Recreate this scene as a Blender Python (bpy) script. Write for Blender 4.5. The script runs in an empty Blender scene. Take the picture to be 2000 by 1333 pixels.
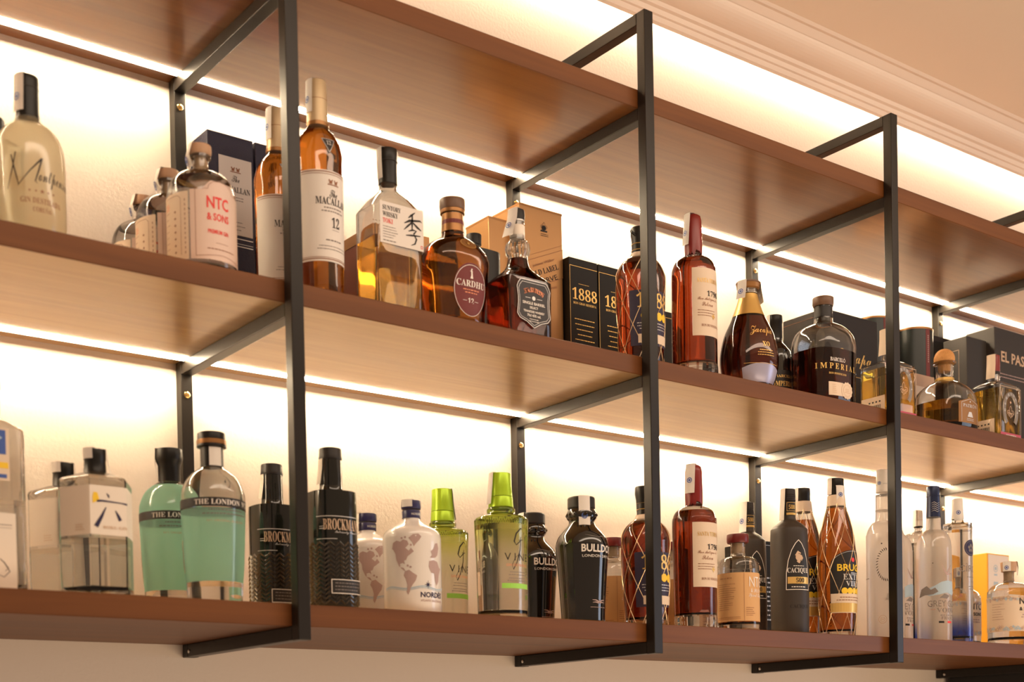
import bpy, bmesh, math, random
from mathutils import Vector, Matrix
random.seed(7)
SC = bpy.context.scene
COL = SC.collection
PI = math.pi

# ------------------------------------------------------------------ camera, world, lights, exposure
cam_data = bpy.data.cameras.new('camera')
cam = bpy.data.objects.new('camera', cam_data); COL.objects.link(cam)
YAW, PIT, ROL = 0.6512, -0.024, -0.0189
_f = Vector((math.sin(YAW)*math.cos(PIT), math.cos(YAW)*math.cos(PIT), math.sin(PIT)))
_r = Vector((math.cos(YAW), -math.sin(YAW), 0)); _u = _r.cross(_f)
_r2 = _r*math.cos(ROL) + _u*math.sin(ROL); _u2 = -_r*math.sin(ROL) + _u*math.cos(ROL)
_m = Matrix((( _r2.x, _u2.x, -_f.x), (_r2.y, _u2.y, -_f.y), (_r2.z, _u2.z, -_f.z))).to_4x4()
_m.translation = Vector((-0.4417, -1.955, -0.1981))
cam.matrix_world = _m
cam_data.sensor_width = 36.0; cam_data.sensor_fit = 'HORIZONTAL'
cam_data.lens = 2695.54/2000*36
cam_data.shift_y = 865.76/2000
cam_data.clip_start = 0.05; cam_data.clip_end = 50
cam_data.dof.use_dof = True; cam_data.dof.focus_distance = 2.45; cam_data.dof.aperture_fstop = 5.6
SC.camera = cam

w = bpy.data.worlds.new('room_ambience'); SC.world = w; w.use_nodes = True
_bg = w.node_tree.nodes['Background']
_bg.inputs[0].default_value = (1.0, 0.66, 0.44, 1); _bg.inputs[1].default_value = 0.36

def area(name, loc, target, sx, sy, col, power):
    l = bpy.data.lights.new(name, 'AREA'); l.shape = 'RECTANGLE'; l.size = sx; l.size_y = sy
    l.color = col; l.energy = power
    o = bpy.data.objects.new(name, l); COL.objects.link(o); o.location = loc
    o.rotation_euler = (Vector(target)-Vector(loc)).to_track_quat('-Z', 'Y').to_euler()
    return o
area('window_daylight', (5.2, -3.4, 0.1), (1.6, -0.3, 0.3), 1.5, 1.9, (0.72, 0.82, 1.0), 30)
area('ceiling_fill', (1.8, -2.6, -1.1), (1.8, -1.2, 1.2), 2.6, 1.0, (1.0, 0.74, 0.48), 42)  # added unseen uplight, brightens the ceiling and the shelf undersides
area('front_fill', (1.2, -1.45, 1.20), (1.25, -0.45, 0.30), 3.4, 0.30, (1.0, 0.80, 0.62), 22)  # unseen overhead strip added to fill labels and bottle fronts with light

LED_COL = (1.0, 0.79, 0.52); LED_STRENGTH = 140.0; COVE_STRENGTH = 70.0
vs = SC.view_settings
vs.view_transform = 'Standard'; vs.look = 'None'; vs.gamma = 1.0; vs.use_curve_mapping = False
vs.exposure = 0.0
cy = SC.cycles
cy.max_bounces = 16; cy.transmission_bounces = 14; cy.glossy_bounces = 6; cy.diffuse_bounces = 6; cy.transparent_max_bounces = 8
cy.sample_clamp_indirect = 3.0; cy.caustics_reflective = False; cy.caustics_refractive = True; cy.blur_glossy = 0.6
cy.use_denoising = True

# ------------------------------------------------------------------ materials
MATS = {}
def nodes_of(name):
    m = bpy.data.materials.new(name); m.use_nodes = True
    return m, m.node_tree.nodes, m.node_tree.links, m.node_tree.nodes['Principled BSDF']
def mat(name, col, rough=0.5, metal=0.0, trans=0.0, ior=1.45, spec=0.5, coat=0.0, bump=0.0, bscale=60.0, var=0.0):
    if name in MATS: return MATS[name]
    m, N, L, p = nodes_of(name)
    p.inputs['Base Color'].default_value = (*col, 1); p.inputs['Roughness'].default_value = rough
    p.inputs['Metallic'].default_value = metal; p.inputs['Transmission Weight'].default_value = trans
    p.inputs['IOR'].default_value = ior; p.inputs['Specular IOR Level'].default_value = spec
    p.inputs['Coat Weight'].default_value = coat
    if bump or var:
        t = N.new('ShaderNodeTexCoord'); nz = N.new('ShaderNodeTexNoise'); nz.inputs['Scale'].default_value = bscale
        nz.inputs['Detail'].default_value = 4
        L.new(t.outputs['Object'], nz.inputs['Vector'])
        if bump:
            b = N.new('ShaderNodeBump'); b.inputs['Strength'].default_value = bump; b.inputs['Distance'].default_value = 0.002
            L.new(nz.outputs['Fac'], b.inputs['Height']); L.new(b.outputs['Normal'], p.inputs['Normal'])
        if var:
            mx = N.new('ShaderNodeMix'); mx.data_type = 'RGBA'
            mx.inputs['A'].default_value = (*[c*(1-var) for c in col], 1); mx.inputs['B'].default_value = (*[min(1, c*(1+var)) for c in col], 1)
            L.new(nz.outputs['Fac'], mx.inputs['Factor']); L.new(mx.outputs['Result'], p.inputs['Base Color'])
    MATS[name] = m; return m
def emis(name, col, s):
    m, N, L, p = nodes_of(name)
    p.inputs['Base Color'].default_value = (0.8, 0.8, 0.8, 1)
    p.inputs['Emission Color'].default_value = (*col, 1); p.inputs['Emission Strength'].default_value = s
    MATS[name] = m; return m
def grad_glass(name, stops, z0, z1, rough=0.0):
    """transparent coloured glass whose dye changes along the height of the bottle (object z from z0 to z1)"""
    m, N, L, p = nodes_of(name)
    p.inputs['Transmission Weight'].default_value = 1; p.inputs['Roughness'].default_value = rough; p.inputs['IOR'].default_value = 1.45
    t = N.new('ShaderNodeTexCoord'); s = N.new('ShaderNodeSeparateXYZ'); r = N.new('ShaderNodeMapRange'); cr = N.new('ShaderNodeValToRGB')
    r.inputs['From Min'].default_value = z0; r.inputs['From Max'].default_value = z1
    L.new(t.outputs['Object'], s.inputs[0]); L.new(s.outputs['Z'], r.inputs['Value']); L.new(r.outputs['Result'], cr.inputs['Fac'])
    e = cr.color_ramp.elements
    e[0].position, e[0].color = stops[0][0], (*stops[0][1], 1); e[1].position, e[1].color = stops[-1][0], (*stops[-1][1], 1)
    for pos, c in stops[1:-1]:
        n = e.new(pos); n.color = (*c, 1)
    L.new(cr.outputs['Color'], p.inputs['Base Color'])
    MATS[name] = m; return m
def milky(name, col, rough, k, gloss=0.06, ior=1.12):
    """frosted glass or cloudy liquid: blurred refraction, translucent scatter and a thin soft reflection"""
    m, N, L, p = nodes_of(name); out = N['Material Output']
    rf = N.new('ShaderNodeBsdfRefraction'); rf.inputs['Color'].default_value = (*col, 1); rf.inputs['Roughness'].default_value = rough; rf.inputs['IOR'].default_value = ior
    tr = N.new('ShaderNodeBsdfTranslucent'); tr.inputs['Color'].default_value = (*col, 1)
    df = N.new('ShaderNodeBsdfDiffuse'); df.inputs['Color'].default_value = (*col, 1)
    gl = N.new('ShaderNodeBsdfGlossy'); gl.inputs['Roughness'].default_value = 0.12
    m0 = N.new('ShaderNodeMixShader'); m0.inputs[0].default_value = 0.35; L.new(tr.outputs[0], m0.inputs[1]); L.new(df.outputs[0], m0.inputs[2])
    m1 = N.new('ShaderNodeMixShader'); m1.inputs[0].default_value = k; L.new(rf.outputs[0], m1.inputs[1]); L.new(m0.outputs[0], m1.inputs[2])
    m2 = N.new('ShaderNodeMixShader'); m2.inputs[0].default_value = gloss; L.new(m1.outputs[0], m2.inputs[1]); L.new(gl.outputs[0], m2.inputs[2])
    L.new(m2.outputs[0], out.inputs['Surface']); N.remove(p)
    MATS[name] = m; return m
def wood(name, dark, light, rough, sc=(1.2, 26, 26), coat=0.35, cior=1.5, spec=0.5):
    m, N, L, p = nodes_of(name)
    t = N.new('ShaderNodeTexCoord'); mp = N.new('ShaderNodeMapping'); mp.inputs['Scale'].default_value = sc
    n1 = N.new('ShaderNodeTexNoise'); n1.inputs['Scale'].default_value = 2.2; n1.inputs['Detail'].default_value = 7; n1.inputs['Distortion'].default_value = 0.6
    n2 = N.new('ShaderNodeTexNoise'); n2.inputs['Scale'].default_value = 0.5; n2.inputs['Detail'].default_value = 2
    cr = N.new('ShaderNodeValToRGB'); cr.color_ramp.elements[0].position = 0.32; cr.color_ramp.elements[1].position = 0.70
    cr.color_ramp.elements[0].color = (*dark, 1); cr.color_ramp.elements[1].color = (*light, 1)
    ad = N.new('ShaderNodeMath'); ad.operation = 'MULTIPLY_ADD'; ad.inputs[1].default_value = 0.5
    L.new(t.outputs['Object'], mp.inputs['Vector']); L.new(mp.outputs['Vector'], n1.inputs['Vector']); L.new(mp.outputs['Vector'], n2.inputs['Vector'])
    h = N.new('ShaderNodeMath'); h.operation = 'MULTIPLY'; h.inputs[1].default_value = 0.5
    L.new(n2.outputs['Fac'], h.inputs[0]); L.new(n1.outputs['Fac'], ad.inputs[0]); L.new(h.outputs[0], ad.inputs[2])
    L.new(ad.outputs[0], cr.inputs['Fac']); L.new(cr.outputs['Color'], p.inputs['Base Color'])
    b = N.new('ShaderNodeBump'); b.inputs['Strength'].default_value = 0.08; b.inputs['Distance'].default_value = 0.001
    L.new(n1.outputs['Fac'], b.inputs['Height']); L.new(b.outputs['Normal'], p.inputs['Normal'])
    p.inputs['Roughness'].default_value = rough; p.inputs['Coat Weight'].default_value = coat; p.inputs['Coat Roughness'].default_value = 0.17; p.inputs['Coat IOR'].default_value = cior; p.inputs['Specular IOR Level'].default_value = spec
    MATS[name] = m; return m
def plaster(name, col, strength, scale):
    m, N, L, p = nodes_of(name)
    t = N.new('ShaderNodeTexCoord'); n1 = N.new('ShaderNodeTexNoise'); n1.inputs['Scale'].default_value = scale; n1.inputs['Detail'].default_value = 5
    n2 = N.new('ShaderNodeTexNoise'); n2.inputs['Scale'].default_value = 3.0
    b = N.new('ShaderNodeBump'); b.inputs['Strength'].default_value = strength; b.inputs['Distance'].default_value = 0.004
    mx = N.new('ShaderNodeMix'); mx.data_type = 'RGBA'
    mx.inputs['A'].default_value = (*[c*0.96 for c in col], 1); mx.inputs['B'].default_value = (*col, 1)
    L.new(t.outputs['Object'], n1.inputs['Vector']); L.new(t.outputs['Object'], n2.inputs['Vector'])
    L.new(n1.outputs['Fac'], b.inputs['Height']); L.new(b.outputs['Normal'], p.inputs['Normal'])
    L.new(n2.outputs['Fac'], mx.inputs['Factor']); L.new(mx.outputs['Result'], p.inputs['Base Color'])
    p.inputs['Roughness'].default_value = 0.85; p.inputs['Specular IOR Level'].default_value = 0.2
    MATS[name] = m; return m

plaster('wall_plaster', (0.82, 0.74, 0.66), 0.14, 190)
plaster('ceiling_paint', (0.86, 0.77, 0.66), 0.05, 60)
plaster('cornice_paint', (0.82, 0.73, 0.64), 0.03, 60)
wood('walnut', (0.18, 0.060, 0.014), (0.36, 0.142, 0.036), 0.34, coat=1.0, cior=1.6)
wood('walnut_edge', (0.100, 0.030, 0.006), (0.190, 0.065, 0.014), 0.45, coat=0.05, spec=0.35)
wood('walnut_brightened', (0.52, 0.29, 0.095), (0.80, 0.50, 0.18), 0.30, coat=1.0, cior=2.2)  # walnut made paler, so the colour carries the glow on the underside
mat('pewter', (0.30, 0.26, 0.22), 0.35, 0.6)
mat('black_steel', (0.015, 0.012, 0.010), 0.36, 0.2, spec=0.5, bump=0.03, bscale=300)
mat('brass', (0.85, 0.58, 0.22), 0.25, 1.0)
mat('channel_white', (0.85, 0.83, 0.80), 0.5)
mat('aluminium', (0.75, 0.74, 0.72), 0.35, 1.0)
emis('led', LED_COL, LED_STRENGTH); emis('cove_led', LED_COL, COVE_STRENGTH)
mat('black_lacquer', (0.012, 0.010, 0.010), 0.5)
# glass and liquids
mat('clear_glass', (0.97, 0.98, 0.97), 0.0, trans=1.0, ior=1.45)
mat('water', (0.97, 0.98, 0.97), 0.0, trans=1.0, ior=1.33)
mat('whisky_amber', (0.67, 0.235, 0.030), 0.0, trans=1.0, ior=1.35)
mat('whisky_dark', (0.19, 0.021, 0.004), 0.0, trans=1.0, ior=1.35)
mat('whisky_pale', (0.86, 0.52, 0.12), 0.0, trans=1.0, ior=1.35)
mat('rum_red', (0.40, 0.055, 0.012), 0.0, trans=1.0, ior=1.35)
mat('rum_deep', (0.13, 0.018, 0.006), 0.0, trans=1.0, ior=1.35)
mat('rum_amber', (0.52, 0.145, 0.018), 0.0, trans=1.0, ior=1.35)
mat('tequila_gold', (0.90, 0.62, 0.14), 0.0, trans=1.0, ior=1.35)
mat('tequila_amber', (0.72, 0.36, 0.06), 0.0, trans=1.0, ior=1.35)
milky('turquoise_gin', (0.62, 0.93, 0.83), 0.30, 0.40)
milky('frosted_warm', (0.985, 0.955, 0.80), 0.36, 0.20, ior=1.05)
milky('frosted_white', (0.985, 0.975, 0.96), 0.32, 0.22, ior=1.05)
mat('black_glass', (0.006, 0.006, 0.006), 0.06, spec=0.6, coat=0.6)
mat('green_black_glass', (0.006, 0.007, 0.005), 0.10, spec=0.6, coat=0.4)
mat('white_glass', (0.80, 0.76, 0.72), 0.22, spec=0.5, coat=0.5)
mat('grey_brown_matte', (0.036, 0.027, 0.022), 0.5)
mat('relief_black', (0.10, 0.088, 0.075), 0.22, 0.6, coat=0.6)
grad_glass('green_fade_glass', [(0.0, (0.985, 0.985, 0.96)), (0.45, (0.98, 0.985, 0.92)), (0.70, (0.96, 0.98, 0.80)), (0.88, (0.89, 0.96, 0.50)), (1.0, (0.72, 0.88, 0.28))], 0.0, 0.155)
grad_glass('blue_fade_glass', [(0.0, (0.16, 0.24, 0.82)), (0.12, (0.24, 0.34, 0.86)), (0.26, (0.90, 0.93, 0.97)), (0.4, (0.98, 0.985, 0.98)), (1.0, (0.97, 0.98, 0.97))], 0.0, 0.2416)
# papers, inks, caps
mat('paper_white', (0.78, 0.73, 0.68), 0.6); mat('paper_cream', (0.76, 0.62, 0.48), 0.6); mat('paper_pink', (0.74, 0.57, 0.49), 0.6)
mat('paper_kraft', (0.68, 0.40, 0.18), 0.65); mat('paper_sheer', (0.84, 0.76, 0.66), 0.5); mat('stamp_paper', (0.80, 0.76, 0.72), 0.6)
mat('ink_black', (0.015, 0.012, 0.012), 0.5); mat('ink_grey', (0.22, 0.19, 0.18), 0.6); mat('ink_red', (0.75, 0.04, 0.035), 0.45)
mat('ink_brown', (0.30, 0.13, 0.07), 0.6); mat('ink_blue', (0.06, 0.12, 0.40), 0.5); mat('ink_navy', (0.025, 0.022, 0.075), 0.5)
mat('ink_white', (0.85, 0.80, 0.74), 0.4); mat('ink_silver', (0.70, 0.68, 0.66), 0.35, 0.4); mat('ink_gold', (0.80, 0.52, 0.16), 0.35, 0.5)
mat('ink_yellow', (0.90, 0.60, 0.04), 0.5); mat('ink_green', (0.35, 0.75, 0.12), 0.5); mat('ink_mauve', (0.46, 0.33, 0.31), 0.6)
mat('ink_orange', (0.80, 0.30, 0.16), 0.5); mat('ink_sky', (0.42, 0.55, 0.66), 0.6); mat('ink_tan', (0.62, 0.44, 0.30), 0.6)
mat('cap_black', (0.008, 0.007, 0.006), 0.36, spec=0.4); mat('cap_charcoal', (0.018, 0.015, 0.014), 0.45, spec=0.4); mat('cap_navy', (0.022, 0.020, 0.085), 0.35)
mat('cap_wood', (0.52, 0.32, 0.20), 0.5, var=0.12, bscale=180); mat('cap_champagne', (0.60, 0.46, 0.28), 0.4, 0.35)
mat('cap_green', (0.42, 0.66, 0.03), 0.28, 0.35); mat('cap_redwax', (0.20, 0.012, 0.010), 0.30, spec=0.6); mat('cap_red', (0.15, 0.014, 0.012), 0.35)
mat('cap_cork', (0.58, 0.28, 0.09), 0.75, bump=0.4, bscale=350, var=0.25); mat('cap_bronze', (0.35, 0.17, 0.06), 0.35, 0.5); mat('cap_walnut', (0.16, 0.085, 0.05), 0.4, var=0.3, bscale=90)
mat('cap_white', (0.78, 0.72, 0.66), 0.4); mat('cap_bluefoil', (0.022, 0.032, 0.080), 0.30, 0.3); mat('gold_foil', (0.72, 0.46, 0.14), 0.35, 0.6)
mat('cork_stopper', (0.60, 0.42, 0.26), 0.8, var=0.2, bscale=250)
mat('burgundy_label', (0.16, 0.028, 0.028), 0.5); mat('slate_label', (0.04, 0.038, 0.042), 0.5); mat('navy_label', (0.03, 0.025, 0.06), 0.5)
mat('label_black', (0.018, 0.016, 0.016), 0.45); mat('label_lilac', (0.42, 0.42, 0.58), 0.3, 0.3); mat('pink_foil', (0.62, 0.10, 0.17), 0.35)
mat('net_wire', (0.80, 0.58, 0.34), 0.35, 0.7)
# cartons
mat('navy_card', (0.009, 0.008, 0.036), 0.45, bump=0.5, bscale=500); mat('gold_card', (0.43, 0.23, 0.09), 0.35, 0.45); mat('black_card', (0.010, 0.009, 0.008), 0.5, spec=0.35)
mat('charcoal_card', (0.026, 0.022, 0.021), 0.55, spec=0.35); mat('maroon_card', (0.20, 0.05, 0.028), 0.55); mat('tube_card', (0.014, 0.020, 0.020), 0.33)
mat('grey_card', (0.045, 0.040, 0.037), 0.55, spec=0.35); mat('yellow_card', (0.85, 0.42, 0.03), 0.5); mat('beige_card', (0.52, 0.35, 0.24), 0.6)

# ------------------------------------------------------------------ object helpers
def mesh_obj(name, me, material, parent=None):
    o = bpy.data.objects.new(name, me); COL.objects.link(o)
    if material: me.materials.append(MATS[material])
    if parent is not None: o.parent = parent
    return o
def from_data(name, V, Fc, material, parent=None, smooth=0.0):
    me = bpy.data.meshes.new(name); me.from_pydata(V, [], Fc); me.update()
    if smooth:
        for p in me.polygons: p.use_smooth = True
        me.set_sharp_from_angle(angle=math.radians(smooth))
    return mesh_obj(name, me, material, parent)
def from_bm(name, bm, material, parent=None, smooth=0.0):
    me = bpy.data.meshes.new(name); bm.to_mesh(me); bm.free()
    if smooth:
        for p in me.polygons: p.use_smooth = True
        me.set_sharp_from_angle(angle=math.radians(smooth))
    return mesh_obj(name, me, material, parent)
def thing(name, label, cat, loc, rotz=0.0, group=None):
    o = bpy.data.objects.new(name, None); COL.objects.link(o); o.empty_display_size = 0.02
    o.location = loc; o.rotation_euler = (0, 0, rotz); o['label'] = label; o['category'] = cat
    if group: o['group'] = group
    return o
def tag(o, label, cat, group=None):
    o['label'] = label; o['category'] = cat
    if group: o['group'] = group
    return o
def bm_box(bm, x0, x1, y0, y1, z0, z1, bev=0.0):
    vs_ = [bm.verts.new(p) for p in ((x0,y0,z0),(x1,y0,z0),(x1,y1,z0),(x0,y1,z0),(x0,y0,z1),(x1,y0,z1),(x1,y1,z1),(x0,y1,z1))]
    fs = [bm.faces.new([vs_[i] for i in q]) for q in ((3,2,1,0),(4,5,6,7),(0,1,5,4),(1,2,6,5),(2,3,7,6),(3,0,4,7))]
    if bev:
        es = list({e for f in fs for e in f.edges})
        bmesh.ops.bevel(bm, geom=es, offset=bev, segments=2, affect='EDGES', profile=0.5)
def box(name, x0, x1, y0, y1, z0, z1, material, parent=None, bev=0.0):
    bm = bmesh.new(); bm_box(bm, x0, x1, y0, y1, z0, z1, bev)
    return from_bm(name, bm, material, parent)
def prism_x(name, poly, x0, x1, material, parent=None):
    """poly: (y,z) outline, extruded along x"""
    n = len(poly)
    V = [(x0, y, z) for y, z in poly] + [(x1, y, z) for y, z in poly]
    Fc = [(i, (i+1) % n, n+(i+1) % n, n+i) for i in range(n)] + [tuple(range(n-1, -1, -1)), tuple(range(n, 2*n))]
    bm = bmesh.new(); bv = [bm.verts.new(v) for v in V]
    for f in Fc: bm.faces.new([bv[i] for i in f])
    bmesh.ops.recalc_face_normals(bm, faces=bm.faces)
    return from_bm(name, bm, material, parent)

# ------------------------------------------------------------------ surfaces of revolution (round, oval, square and six-sided)
def sect(phi, a, b, n):
    """radius of the cross-section at angle phi (0 = towards the front, -y; positive = towards +x)"""
    s, c = abs(math.sin(phi)), abs(math.cos(phi))
    if n < 0:
        k = math.cos(math.radians(30))/math.cos(((phi+PI/6) % (PI/3))-PI/6)
        return a*(0.92*k+0.08*0.93)
    return ((s/a)**n + (c/b)**n)**(-1.0/n)
def smooth_rows(rows, k=3):
    out = []
    n = len(rows)
    for i in range(n-1):
        p0 = rows[max(i-1, 0)]; p1 = rows[i]; p2 = rows[i+1]; p3 = rows[min(i+2, n-1)]
        for j in range(k):
            t = j/k
            out.append(tuple(0.5*((2*b)+(-a+c)*t+(2*a-5*b+4*c-d)*t*t+(-a+3*b-3*c+d)*t**3) for a, b, c, d in zip(p0, p1, p2, p3)))
    out.append(rows[-1]); return out
def lathe(path, seg=56):
    """path: list of (z,a,b,n); both ends are closed"""
    V, Fc = [], []
    for z, a, b, n in path:
        for j in range(seg):
            ph = 2*PI*j/seg; r = sect(ph, max(a, 1e-5), max(b, 1e-5), n); V.append((r*math.sin(ph), -r*math.cos(ph), z))
    m = len(path)
    for i in range(m-1):
        for j in range(seg):
            k = (j+1) % seg; Fc.append((i*seg+j, i*seg+k, (i+1)*seg+k, (i+1)*seg+j))
    c0 = len(V); V.append((0, 0, path[0][0])); V.append((0, 0, path[-1][0]))
    for j in range(seg):
        k = (j+1) % seg
        Fc.append((c0, k, j)); Fc.append((c0+1, (m-1)*seg+j, (m-1)*seg+k))
    return V, Fc
class Surf:
    def __init__(s, rows): s.rows = rows            # ascending z
    def at(s, z):
        R = s.rows
        if z <= R[0][0]: return R[0][1:]
        for p, q in zip(R, R[1:]):
            if p[0] <= z <= q[0]:
                t = (z-p[0])/max(q[0]-p[0], 1e-9); return tuple(p[i]+(q[i]-p[i])*t for i in (1, 2, 3))
        return R[-1][1:]
    def pt(s, phi, z, off=0.0):
        a, b, n = s.at(z); r = sect(phi, a, b, n)+off
        return (r*math.sin(phi), -r*math.cos(phi), z)
    def arc(s, phi0, z):
        """function arc length -> phi, measured from phi0 at height z"""
        a, b, n = s.at(z); tab = [(0.0, phi0)]
        for sg in (1, -1):
            L_, p = 0.0, phi0; prev = s.pt(p, z)
            for i in range(150):
                p += sg*math.radians(1); q = s.pt(p, z); L_ += sg*math.dist(prev, q); prev = q; tab.append((L_, p))
        tab.sort()
        def f(u):
            lo, hi = 0, len(tab)-1
            if u <= tab[0][0]: return tab[0][1]
            if u >= tab[-1][0]: return tab[-1][1]
            while hi-lo > 1:
                m_ = (lo+hi)//2
                if tab[m_][0] <= u: lo = m_
                else: hi = m_
            t = (u-tab[lo][0])/(tab[hi][0]-tab[lo][0]); return tab[lo][1]+t*(tab[hi][1]-tab[lo][1])
        return f
    def mapper(s, phi0, z0, off):
        f = s.arc(phi0, z0); return lambda u, v: s.pt(f(u), z0+v, off)
def plane_map(o, right, off):
    """flat face: o = centre point, right = unit vector along the text"""
    r = Vector(right); nrm = r.cross(Vector((0, 0, 1)))
    def f(u, v):
        p = Vector(o)+r*u+Vector((0, 0, v))+nrm*off; return tuple(p)
    return f

# ------------------------------------------------------------------ flat print: lettering, panels, marks
STY = {'B': (0x1D400, 0x1D7CE), 'c': (0x1D4D0, None), 'i': (0x1D468, None), }
def styled(t, st):
    if st not in STY: return t
    base, dg = STY[st]; o = ''
    for ch in t:
        if 'A' <= ch <= 'Z': o += chr(base+ord(ch)-65)
        elif 'a' <= ch <= 'z': o += chr(base+26+ord(ch)-97)
        elif ch.isdigit() and dg: o += chr(dg+int(ch))
        else: o += ch
    return o
_TC = {}
def text2d(t, st='s', res=2):
    """flat glyph mesh, box normalised: x centred with width w/h aspect, y 0..1"""
    key = (t, st)
    if key not in _TC:
        c = bpy.data.curves.new('glyphs', 'FONT'); c.body = styled(t, st); c.size = 1.0; c.offset = 0.022 if st == 'S' else 0.0; c.resolution_u = res; c.fill_mode = 'FRONT'
        o = bpy.data.objects.new('glyphs', c); me = bpy.data.meshes.new_from_object(o)
        V = [v.co.copy() for v in me.vertices]; Fc = [tuple(p.vertices) for p in me.polygons]
        bpy.data.objects.remove(o); bpy.data.curves.remove(c); bpy.data.meshes.remove(me)
        x0 = min(v.x for v in V); x1 = max(v.x for v in V); y0 = min(v.y for v in V); y1 = max(v.y for v in V); h = y1-y0
        _TC[key] = ([((v.x-(x0+x1)/2)/h, (v.y-y0)/h) for v in V], Fc, (x1-x0)/h)
    return _TC[key]
class Ink:
    """collects flat shapes in (u,v) metres; lay() puts them on a surface as ONE mesh"""
    def __init__(s): s.V = []; s.F = []
    def add(s, V, Fc):
        k = len(s.V); s.V += V; s.F += [tuple(i+k for i in f) for f in Fc]; return s
    def text(s, t, u, v, w=None, h=None, st='s', slant=0.0, rot=0.0, align='c'):
        """centred at u (or starting/ending there), baseline box bottom at v"""
        P, Fc, asp = text2d(t, st)
        if h is None: h = w/asp
        if w is None: w = h*asp
        dx = {'c': 0, 'l': w/2, 'r': -w/2}[align]
        cr, sr = math.cos(rot), math.sin(rot); out = []
        for x, y in P:
            X = x/asp*w+slant*y*h; Y = y*h-h/2
            out.append((u+dx+X*cr-Y*sr, v+h/2+X*sr+Y*cr))
        return s.add(out, Fc)
    def rect(s, u0, u1, v0, v1): return s.add([(u0, v0), (u1, v0), (u1, v1), (u0, v1)], [(0, 1, 2, 3)])
    def poly(s, pts): return s.add(list(pts), [tuple(range(len(pts)))])
    def line(s, pts, w, closed=False):
        n = len(pts); m_ = n if closed else n-1
        for i in range(m_):
            (a, b), (c, d) = pts[i], pts[(i+1) % n]; L_ = math.hypot(c-a, d-b) or 1e-9; nx, ny = -(d-b)/L_*w/2, (c-a)/L_*w/2
            ex, ey = (c-a)/L_*w*0.3, (d-b)/L_*w*0.3
            s.add([(a-ex-nx, b-ey-ny), (c+ex-nx, d+ey-ny), (c+ex+nx, d+ey+ny), (a-ex+nx, b-ey+ny)], [(0, 1, 2, 3)])
        return s
    def brush(s, pts):
        """tapered stroke: pts (u,v,width)"""
        L_, R_ = [], []
        for i, (a, b, wd) in enumerate(pts):
            p = pts[max(i-1, 0)]; q = pts[min(i+1, len(pts)-1)]; d = math.hypot(q[0]-p[0], q[1]-p[1]) or 1e-9
            nx, ny = -(q[1]-p[1])/d*wd/2, (q[0]-p[0])/d*wd/2; L_.append((a+nx, b+ny)); R_.append((a-nx, b-ny))
        n = len(pts)
        return s.add(R_+L_, [(i, i+1, n+i+1, n+i) for i in range(n-1)])
    def ring(s, u, v, r0, r1, n=20, a0=0.0, a1=2*PI, sy=1.0):
        V = []
        for i in range(n+1):
            t = a0+(a1-a0)*i/n; V += [(u+r0*math.cos(t), v+r0*math.sin(t)*sy), (u+r1*math.cos(t), v+r1*math.sin(t)*sy)]
        return s.add(V, [(2*i, 2*i+1, 2*i+3, 2*i+2) for i in range(n)])
    def disc(s, u, v, r, n=20, sy=1.0): return s.poly([(u+r*math.cos(2*PI*i/n), v+r*math.sin(2*PI*i/n)*sy) for i in range(n)])
    def rows(s, u0, u1, v_top, n, pitch, h, align='l', seed=1, gap=0.25):
        """rows of fine print too small to read"""
        rnd = random.Random(seed)
        for i in range(n):
            W_ = (u1-u0)*(rnd.uniform(0.65, 1.0)); x = u0 if align == 'l' else (u0+u1-W_)/2; end = x+W_
            while x < end:
                l = rnd.uniform(1.2, 4.0)*h; l = min(l, end-x); s.rect(x, x+l, v_top-i*pitch-h, v_top-i*pitch); x += l+h*(0.5+gap)
        return s
    def arctext(s, t, u, v, r, h, a_mid, span, st='s'):
        n = len(t)
        for i, ch in enumerate(t):
            if ch == ' ': continue
            a = a_mid+span*(0.5-(i+0.5)/n)
            s.text(ch, u+r*math.cos(a), v+r*math.sin(a)-h/2, h=h, st=st, rot=a-PI/2)
        return s
    def lay(s, name, mapf, material, parent, cut=0.005):
        bm = bmesh.new(); bv = [bm.verts.new((x, y, 0)) for x, y in s.V]
        for f in s.F:
            try: bm.faces.new([bv[i] for i in f])
            except ValueError: pass
        if cut and max((max(s.V[i][0] for i in f)-min(s.V[i][0] for i in f)) for f in s.F) > cut*1.3:
            cut = max(cut, 0.004)
            u0 = min(v[0] for v in s.V); u1 = max(v[0] for v in s.V); n = int((u1-u0)/cut)
            for i in range(1, n+1):
                bmesh.ops.bisect_plane(bm, geom=bm.verts[:]+bm.edges[:]+bm.faces[:], plane_co=(u0+(u1-u0)*i/(n+1), 0, 0), plane_no=(1, 0, 0))
        for f in bm.faces:
            if f.normal.z < 0: f.normal_flip()
        for v in bm.verts: v.co = mapf(v.co.x, v.co.y)
        return from_bm(name, bm, material, parent)
def patch(name, surf, p0, p1, z0, z1, material, parent, off=0.0004, nu=28, nv=8, top=None):
    """curved paper label between angles p0..p1 (degrees) and z0..z1; top(t) gives the height of the upper edge"""
    V, Fc = [], []
    for i in range(nu+1):
        t = i/nu; ph = math.radians(p0+(p1-p0)*t); zt = z1 if top is None else top(t)
        for j in range(nv+1): V.append(surf.pt(ph, z0+(zt-z0)*j/nv, off))
    for i in range(nu):
        for j in range(nv):
            a = i*(nv+1)+j; Fc.append((a, a+nv+1, a+nv+2, a+1))
    return from_data(name, V, Fc, material, parent, 30)
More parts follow.
